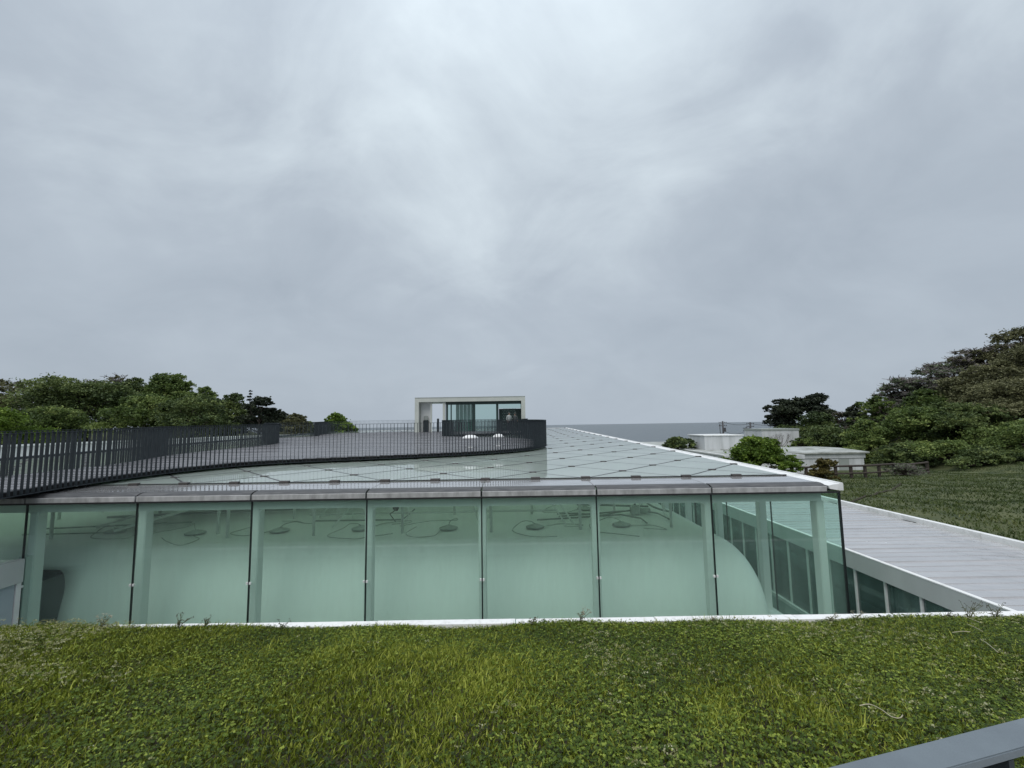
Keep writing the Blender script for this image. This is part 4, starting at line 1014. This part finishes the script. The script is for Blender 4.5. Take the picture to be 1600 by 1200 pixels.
# right side
RT = [
 (1228, 624, 78, 76, 62, 'pine', 'pads', 11000, 'black green umbrella pine, left of the pair by the poles'),
 (1278, 616, 76, 60, 72, 'pine', 'pads', 11000, 'taller black green pine, right of the pair by the poles'),
 (1272, 648, 66, 90, 55, 'ever', 'layer', 9000, 'olive evergreen below the tall pine pair'),
 (1218, 664, 74, 60, 30, 'ever', 'dome', 4000, 'low hedge like tree behind the white block'),
 (1318, 645, 72, 60, 60, 'brown', 'open', 6000, 'thin dull tree in the gap between pines and hill'),
 (1336, 631, 70, 42, 60, 'pine', 'dome', 6000, 'small dark round tree in the notch below the hillside'),
 (1295, 672, 58, 110, 45, 'ever', 'layer', 9000, 'dark spreading tree behind the pale shed'),
 (1256, 684, 57, 44, 30, 'mid', 'open', 5000, 'loose green shrub behind the bright tree'),
 (1372, 620, 60, 80, 90, 'mid', 'open', 11000, 'grey green loose tree at the lower end of the hillside'),
 (1352, 655, 52, 90, 80, 'mid', 'dome', 11000, 'mid green dense tree at the foot of the hill beside the shed'),
 (1420, 590, 62, 110, 110, 'grey', 'open', 12000, 'airy grey green tree halfway up the hillside skyline'),
 (1432, 640, 50, 130, 95, 'mid', 'layer', 14000, 'broad green tree covering the middle of the hillside'),
 (1478, 566, 60, 110, 120, 'grey', 'open', 12000, 'bare twigged grey tree on the skyline below the highest trees'),
 (1508, 628, 47, 130, 110, 'ever', 'layer', 14000, 'dark green layered tree low on the hillside'),
 (1530, 540, 58, 110, 130, 'brown', 'open', 13000, 'brown budding tree on the skyline left of the highest crown'),
 (1585, 512, 56, 130, 150, 'brown', 'layer', 16000, 'highest brown olive crown near the right picture edge'),
 (1575, 600, 47, 150, 120, 'brown', 'layer', 15000, 'rusty olive tree beneath the highest crown at right'),
 (1400, 602, 64, 90, 90, 'grey', 'open', 9000, 'low airy grey tree starting the hillside skyline'),
 (1452, 606, 56, 110, 100, 'mid', 'dome', 10000, 'olive crown under the twiggy skyline trees'),
 (1503, 585, 54, 110, 100, 'brown', 'dome', 10000, 'brownish dome crown under the skyline, centre of the hillside'),
 (1548, 562, 52, 120, 110, 'brown', 'dome', 11000, 'dull olive dome beneath the budding skyline tree'),
 (1510, 553, 66, 90, 110, 'grey', 'open', 9000, 'wispy grey tree between two skyline crowns'),
 (1650, 530, 50, 150, 170, 'brown', 'layer', 12000, 'dark brown crown cut by the right picture edge, upper'),
 (1610, 655, 41, 150, 110, 'mid', 'dome', 14000, 'bright green dense tree low at the right picture edge'),
 (1480, 690, 43, 130, 70, 'mid', 'dome', 11000, 'rounded green bush at the top of the lawn, middle'),
 (1400, 692, 45, 90, 56, 'ever', 'dome', 9000, 'dark rounded bush at the hill foot by the fence end'),
 (1560, 705, 39, 120, 70, 'ever', 'dome', 10000, 'dark green bush at the top of the lawn, right'),
]
for i, (px, tp, Y, w, h, kd, fm, n, lb) in enumerate(RT):
    tree(px, tp, Y, w, h, kd, lb, 'pine_tree' if kd == 'pine' else 'broadleaf_tree', n, None, fm, 200+i, group=GR, bare=9 if (fm == 'open' and kd in ('brown', 'grey')) else 0)
tree(1181, 682, 31, 112, 60, 'bright', 'bright green leafy tree rising just behind the glass roof edge', n=15000, leaf=0.13, form='dome', seed=301)
tree(1286, 718, 29, 44, 34, 'red', 'small reddish green young tree in front of the timber fence', n=3500, leaf=0.10, form='pads', seed=302)
tree(1059, 682, 48, 46, 18, 'ever', 'dark rounded shrub beside the white box building at the sea edge', 'shrub', 3500, form='dome', seed=303, ground=-3.4, cat='shrub')
tree(1412, 726, 34, 50, 22, 'grey', 'sparse grey shrub right of the fence end', 'shrub', 1300, leaf=0.09, form='open', seed=305, bare=4, cat='shrub')
# bare tree
def bare_tree(px, tp, Y, seed, label):
    r_ = random.Random(seed); top = at(px, tp, Y); gz = -6.0; h = top.z-gz
    t = thing('bare_tree', label, 'tree', (top.x, Y, gz)); mb = MB(); tw = MB()
    def grow(p, d, L, r, lv):
        q_ = p+d*L; (mb if lv < 2 else tw).tube([p, p+d*L*0.5+Vector((r_.uniform(-1, 1), r_.uniform(-1, 1), 0))*L*0.05, q_], [r, r*0.8, r*0.6], 5 if lv < 2 else 3, False)
        if lv < 5:
            for _ in range(3 if lv < 3 else 2):
                nd = (d+Vector((r_.uniform(-.8, .8), r_.uniform(-.8, .8), r_.uniform(0, .5)))).normalized(); grow(q_, nd, L*0.72, r*0.58, lv+1)
    grow(Vector((0, 0, 0)), Vector((0, 0, 1)), h*0.36, 0.13, 0)
    mb.build('trunk', MT['bark'], t, True, False); tw.build('twigs', MT['twig'], t, False, False)
bare_tree(1222, 679, 56, 5, 'leafless grey tree standing before the white wall')

# ------------------------------------------------------------------ meadow grass
def vnoise(x, y, seed, f):
    r_ = np.random.default_rng(seed); z = np.zeros_like(x)
    for i in range(6):
        a_ = r_.uniform(0, 6.283); k = f*r_.uniform(0.6, 1.8); z += np.sin(x*k*math.cos(a_)+y*k*math.sin(a_)+r_.uniform(0, 6.283)+1.3*np.sin(0.5*k*(x*math.sin(a_)-y*math.cos(a_))))
    return z/6
def scatter(n, y0=2.2, y1=6.44):
    y = rng.uniform(y0, y1, int(n*2.6)); x = rng.uniform(-8.6, 8.6, int(n*2.6)); k = np.abs(x) < 1.22*y+0.5
    x, y = x[k][:n], y[k][:n]; return x, y
def blades(x, y, hgt, wid, lean, tint, wind=0.0):
    n = len(x); z = bankz(x, y)-0.01
    a_ = rng.uniform(0, 6.283, n); d = np.stack([np.cos(a_), np.sin(a_)], 1); la = lean*hgt
    wa = rng.uniform(0, 6.283, n); sx, sy_ = np.cos(wa)*wid, np.sin(wa)*wid
    B = np.stack([x, y, z], 1); S = np.stack([sx, sy_, np.zeros(n)], 1)
    Mid = B+np.stack([d[:, 0]*la*0.35+wind*hgt*.3, d[:, 1]*la*0.35, hgt*0.6], 1)
    Tp = B+np.stack([d[:, 0]*la+wind*hgt, d[:, 1]*la, hgt], 1)
    V = np.stack([B-S, B+S, Mid+S*0.8, Mid-S*0.8, Tp], 1).reshape(-1, 3); i5 = np.arange(n)*5
    F4 = np.stack([i5, i5+1, i5+2, i5+3], 1); F3 = np.stack([i5+3, i5+2, i5+4], 1)
    Fq = np.concatenate([F4, np.stack([i5+3, i5+2, i5+4, i5+4], 1)])
    return V, F4, F3, tint
def tri_mesh(name, V, F4, F3, m, tint):
    F = np.concatenate([F4[:, [0, 1, 2]], F4[:, [0, 2, 3]], F3]); T = np.concatenate([tint, tint, tint])
    return np_mesh(name, V, F, m, T)
NB = 260000
x, y = scatter(NB)
patch = vnoise(x, y, 3, 1.5); fine = vnoise(x, y, 4, 5.0)
clov = np.clip(vnoise(x, y, 9, 1.3)*1.4+0.10*x+0.05, -1, 1)         # clover takes over to the right
keep = rng.random(len(x)) < np.clip(0.85-0.55*clov, 0.25, 1)
x, y, patch, fine = x[keep], y[keep], patch[keep], fine[keep]; n = len(x)
hg = rng.uniform(0.025, 0.060, n)*(1+0.35*fine)*(1+0.2*patch)
tall = rng.random(n) < 0.05; hg[tall] *= 1.9
tn = np.clip(0.44+0.20*patch+0.22*fine+rng.normal(0, 0.27, n), 0, 1)
dry = rng.random(n) < 0.07; tn[dry] = rng.uniform(0.75, 1, dry.sum())
V, F4, F3, tn = blades(x, y, hg, rng.uniform(0.0028, 0.0065, n), rng.uniform(0.2, 1.1, n), tn, 0.12)
tag(link('grass', tri_mesh('grass', V, F4, F3, L_['grass'], tn)), 'rough olive green grass covering the bank in the foreground', kind='stuff')
# clover leaflets
NCL = 125000
x, y = scatter(NCL); clov = vnoise(x, y, 9, 1.3)*1.4+0.10*x+0.05
keep = rng.random(len(x)) < np.clip(0.45+0.7*clov, 0.10, 1); x, y = x[keep], y[keep]; n = len(x)
z = bankz(x, y)+rng.uniform(0.012, 0.065, n)
tl_ = np.clip(0.42+0.3*vnoise(x, y, 12, 2.2)+rng.normal(0, 0.28, n), 0, 1)
VV = []; 
for k in range(3):
    a_ = rng.uniform(0, 6.283, n)*0+rng.uniform(0, 2.1, n)+k*2.094; r_ = rng.uniform(0.005, 0.0115, n)
    cxn, cyn = x+np.cos(a_)*r_*1.0, y+np.sin(a_)*r_*1.0
    px_, py_ = -np.sin(a_)*r_*0.85, np.cos(a_)*r_*0.85; dz = rng.uniform(-0.006, 0.006, n); dq = rng.uniform(-0.006, 0.006, n)
    VV.append(np.stack([np.stack([x, y, z], 1), np.stack([cxn+px_, cyn+py_, z+dz], 1), np.stack([x+np.cos(a_)*r_*2, y+np.sin(a_)*r_*2, z+dq], 1), np.stack([cxn-px_, cyn-py_, z-dz], 1)], 1).reshape(-1, 3))
V = np.concatenate(VV); F = np.arange(len(V)).reshape(-1, 4)
tag(link('clover', np_mesh('clover', V, F, L_['clover'], np.concatenate([tl_]*3))), 'dark green clover leaves spreading through the grass, thickest at right', kind='stuff')
# pale seed heads in drifts
def heads(n, xr, yr, prob, seed):
    r2 = np.random.default_rng(seed); x = r2.uniform(*xr, n); y = r2.uniform(*yr, n); k = r2.random(n) < prob(x, y); return x[k], y[k]
hx, hy = [], []
for (nn, xr, yr, pf, sd_) in ((4200, (-8, -3.6), (4.0, 6.3), lambda x, y: np.clip(vnoise(x, y, 21, 2.2)*1.0+0.12, 0, 1), 1), (1000, (-5, 0), (2.6, 6.2), lambda x, y: np.clip(vnoise(x, y, 22, 3)*0.9-0.1, 0, 1), 2), (5200, (0.6, 7.5), (2.3, 6.2), lambda x, y: np.clip(vnoise(x, y, 23, 1.8)*0.8+0.12, 0, 1), 3)):
    a_, b_ = heads(nn, xr, yr, pf, sd_); hx.append(a_); hy.append(b_)
hx = np.concatenate(hx); hy = np.concatenate(hy); n = len(hx); k = 10
hh = rng.uniform(0.06, 0.16, n); X = np.repeat(hx, k); Y = np.repeat(hy, k); Z = np.repeat(bankz(hx, hy)+hh, k)
r_ = rng.uniform(0, 0.021, n*k); a_ = rng.uniform(0, 6.283, n*k); X = X+r_*np.cos(a_)*1.5; Y = Y+r_*np.sin(a_); Z = Z+rng.uniform(-.007, .007, n*k)
s = rng.uniform(0.0035, 0.0075, n*k); u = rng.normal(size=(n*k, 3)); u /= np.linalg.norm(u, axis=1)[:, None]; w = rng.normal(size=(n*k, 3)); w -= u*(u*w).sum(1)[:, None]; w /= np.linalg.norm(w, axis=1)[:, None]
C = np.stack([X, Y, Z], 1); V = np.stack([C-u*s[:, None], C+w*s[:, None], C+u*s[:, None], C-w*s[:, None]], 1).reshape(-1, 3)
tag(link('seed_heads', np_mesh('seed_heads', V, np.arange(len(V)).reshape(-1, 4), L_['flower'], np.clip(np.repeat(rng.normal(0.4, 0.2, n), k)+rng.normal(0, .15, n*k), 0, 1))), 'drifts of pale cream seed heads scattered over the grass bank', kind='stuff')
xs_, ys_ = hx, hy
V, F4, F3, tn = blades(hx, hy, hh, np.full(n, 0.0012), np.full(n, 0.05), np.full(n, 0.6))
tag(link('seed_stalks', tri_mesh('seed_stalks', V, F4, F3, L_['weed'], tn)), 'thin stalks under the pale seed heads', kind='stuff')
# fringe of taller grass along the coping
n = 9000; x = rng.uniform(-8.3, 8.3, n); y = 6.44-np.abs(rng.normal(0, 0.07, n)); kd = vnoise(x, y*0, 31, 3.0)
hg = rng.uniform(0.03, 0.085, n)*(1+0.6*kd); V, F4, F3, tn = blades(x, y, hg, rng.uniform(0.002, 0.004, n), rng.uniform(0.2, 1.0, n), np.clip(rng.normal(0.5, 0.25, n), 0, 1), 0.15)
tag(link('grass_fringe', tri_mesh('grass_fringe', V, F4, F3, L_['grass'], tn)), 'ragged grass fringe overhanging the white coping', kind='stuff')
# tussocky grass on the far lawn
n = 70000; x = rng.uniform(11.95, 52, n*2); y = 7+rng.random(n*2)**1.2*33; k = (x < 1.3*y+2) & (vnoise(x, y, 51, 0.9)+rng.normal(0, .35, 2*n) > -0.25); x, y = x[k][:n], y[k][:n]; n = len(x)
zz = terrain(x, y); hg = rng.uniform(0.04, 0.12, n)*(1+0.5*vnoise(x, y, 52, 2.0)); keepz = bankz
bankz = lambda x, y: zz
V, F4, F3, tn = blades(x, y, hg, rng.uniform(0.012, 0.028, n), rng.uniform(0.3, 1.2, n), np.clip(0.30+0.35*vnoise(x, y, 53, 0.5)+0.2*vnoise(x, y, 54, 2.5)+rng.normal(0, .15, n), 0, 1), 0.1)
bankz = keepz
tag(link('lawn_grass', tri_mesh('lawn_grass', V, F4, F3, L_['lawn'], tn)), 'tussocky grass on the slope beyond the metal roof', kind='stuff')
# individual tall weeds at the coping
def weed(px, Y, h, seed, label, head=True, lean=0.2):
    r2 = random.Random(seed); x = at(px, 965, Y).x; z = float(bankz(x, Y)); t = thing('weed', label, 'plant', (x, Y, z), 0, 'tall weeds at the coping')
    st = MB(); hd = MB()
    for i in range(r2.randint(4, 7)):
        dx = r2.uniform(-.5, .5)*h+lean*h; dy = r2.uniform(-.2, .2)*h; hh_ = h*r2.uniform(0.55, 1.0)
        p1 = (dx*0.35, dy*0.4, hh_*0.55); p2 = (dx, dy, hh_); st.tube([(0, 0, 0), p1, p2], [0.004, 0.003, 0.002], 4, False)
        for j in range(7 if head else 3):
            c = (p2[0]+r2.uniform(-.022, .022), p2[1]+r2.uniform(-.02, .02), p2[2]+r2.uniform(-.018, .015)); r3 = r2.uniform(.004, .008)
            hd.lathe([(0.0005, r3), (r3, 0), (0.0005, -r3)], c, 5)
        for j in range(3):
            f_ = r2.uniform(.2, .8); bx, by, bz_ = dx*f_*f_, dy*f_*f_, hh_*f_; a_ = r2.random()*6.28; l_ = r2.uniform(.03, .07)
            st.tube([(bx, by, bz_), (bx+l_*.6*math.cos(a_), by+l_*.6*math.sin(a_), bz_+.02), (bx+l_*math.cos(a_), by+l_*math.sin(a_), bz_+.012)], [0.002, 0.006, 0.001], 4, False)
    st.build('stem', MT['weedstem'], t, False, False); hd.build('flower_head', MT['weedhead'] if head else MT['weeddark'], t, False, False)
MT['weedstem'] = mat('weed_stem', (0.06, 0.07, 0.025), (0.10, 0.10, 0.045), rough=0.8, scale=20)
MT['weedhead'] = mat('weed_head', (0.32, 0.30, 0.22), (0.45, 0.43, 0.34), rough=0.8, scale=20)
MT['weeddark'] = mat('weed_dark_head', (0.06, 0.045, 0.03), rough=0.8)
for i, (px, h, hd_, lb) in enumerate(((905, 0.25, True, 'pale branching weed above the coping near the centre joint'), (160, 0.20, True, 'pale headed weed in front of the second pane'), (280, 0.24, False, 'wispy leaning weed before the third pane'), (322, 0.20, False, 'short wispy weed right of the leaning one'), (440, 0.18, False, 'dark upright weed spikes below the fourth pane'), (1115, 0.12, True, 'small pale weed at the joint left of the corner pane'), (1295, 0.15, True, 'pale flowering weed beneath the corner column'), (1335, 0.16, True, 'pale weed just right of the glass corner'), (1513, 0.28, False, 'tallest dark weed before the white fascia at right'), (1555, 0.25, False, 'dark seed headed weed near the right end of the coping'), (830, 0.15, False, 'tuft of tall green grass on the coping right of centre'), (1485, 0.14, False, 'short dark weed left of the tallest one'))):
    weed(px, 6.33, h, 400+i, lb, hd_)
# dry straws lying on the bank
def straw(pp, label):
    pts = []
    for px, py in pp:
        d = ray(px, py); tY = -1.398/(d.z+0.222)        # meets the bank surface
        P = d*tY; pts.append((P.x, P.y, float(bankz(P.x, P.y))+0.085))
    o_ = MB().tube(catmull(pts, 0.03), [0.004]*len(catmull(pts, 0.03)), 5).build('dry_straw', MT['strawm'], None, True); tag(o_, label, 'straw', 'dry straws on the grass bank')
MT['strawm'] = mat('dry_straw', (0.34, 0.31, 0.20), (0.45, 0.42, 0.30), rough=0.8, scale=20)
straw([(1345, 1123), (1360, 1121), (1378, 1130), (1395, 1143), (1408, 1146), (1414, 1139)], 'curled pale dry straw near the grey handrail')
straw([(1503, 972), (1520, 978), (1535, 984)], 'short straight dry straw below the coping at right')
straw([(1512, 987), (1525, 993), (1538, 1002)], 'second dry straw lower on the bank at right')
straw([(1534, 1017), (1545, 1025), (1562, 1039)], 'dry straw lying lowest of three beside dark clover')
straw([(1490, 1004), (1505, 1002), (1518, 1003)], 'flat dry straw left of the three slanting ones')

# ------------------------------------------------------------------ handrail beside the viewer
HR = thing('railing', 'grey flat topped handrail close to the viewer, bottom right corner', 'railing')
ang = math.atan2(0.095, 0.383)
hd_ = Vector((math.cos(ang), math.sin(ang), 0)); hn = Vector((-hd_.y, hd_.x, 0))
base = Vector((0.383, 0.608, 0)) - hn*0.021
me = MB().box(-0.8, 2.6, -0.021, 0.021, -0.462, -0.45).mesh('handrail', MT['handrail']); bevel_mesh(me, 0.0015, 2)
o_ = link('handrail', me, HR, (base.x, base.y, 0), ang)
bm_ = MB().box(-0.005, 0.005, -0.02, 0.02, -1.5, -0.4625).mesh('baluster', MT['rail'])
for i in range(28):
    s_ = -0.75+i*0.115; p = base+hd_*s_; link('baluster', bm_, HR, (p.x, p.y, 0), ang)
me = MB().box(-0.8, 2.6, -0.02, 0.02, -1.512, -1.502).mesh('bottom_rail', MT['rail']); link('bottom_rail', me, HR, (base.x, base.y, 0), ang)
pm2 = MB().box(-0.02, 0.02, -0.018, 0.018, -1.6, -1.512).mesh('foot', MT['rail'])
for s_ in (-0.6, 0.5, 1.6): p = base+hd_*s_; link('foot', pm2, HR, (p.x, p.y, 0), ang)
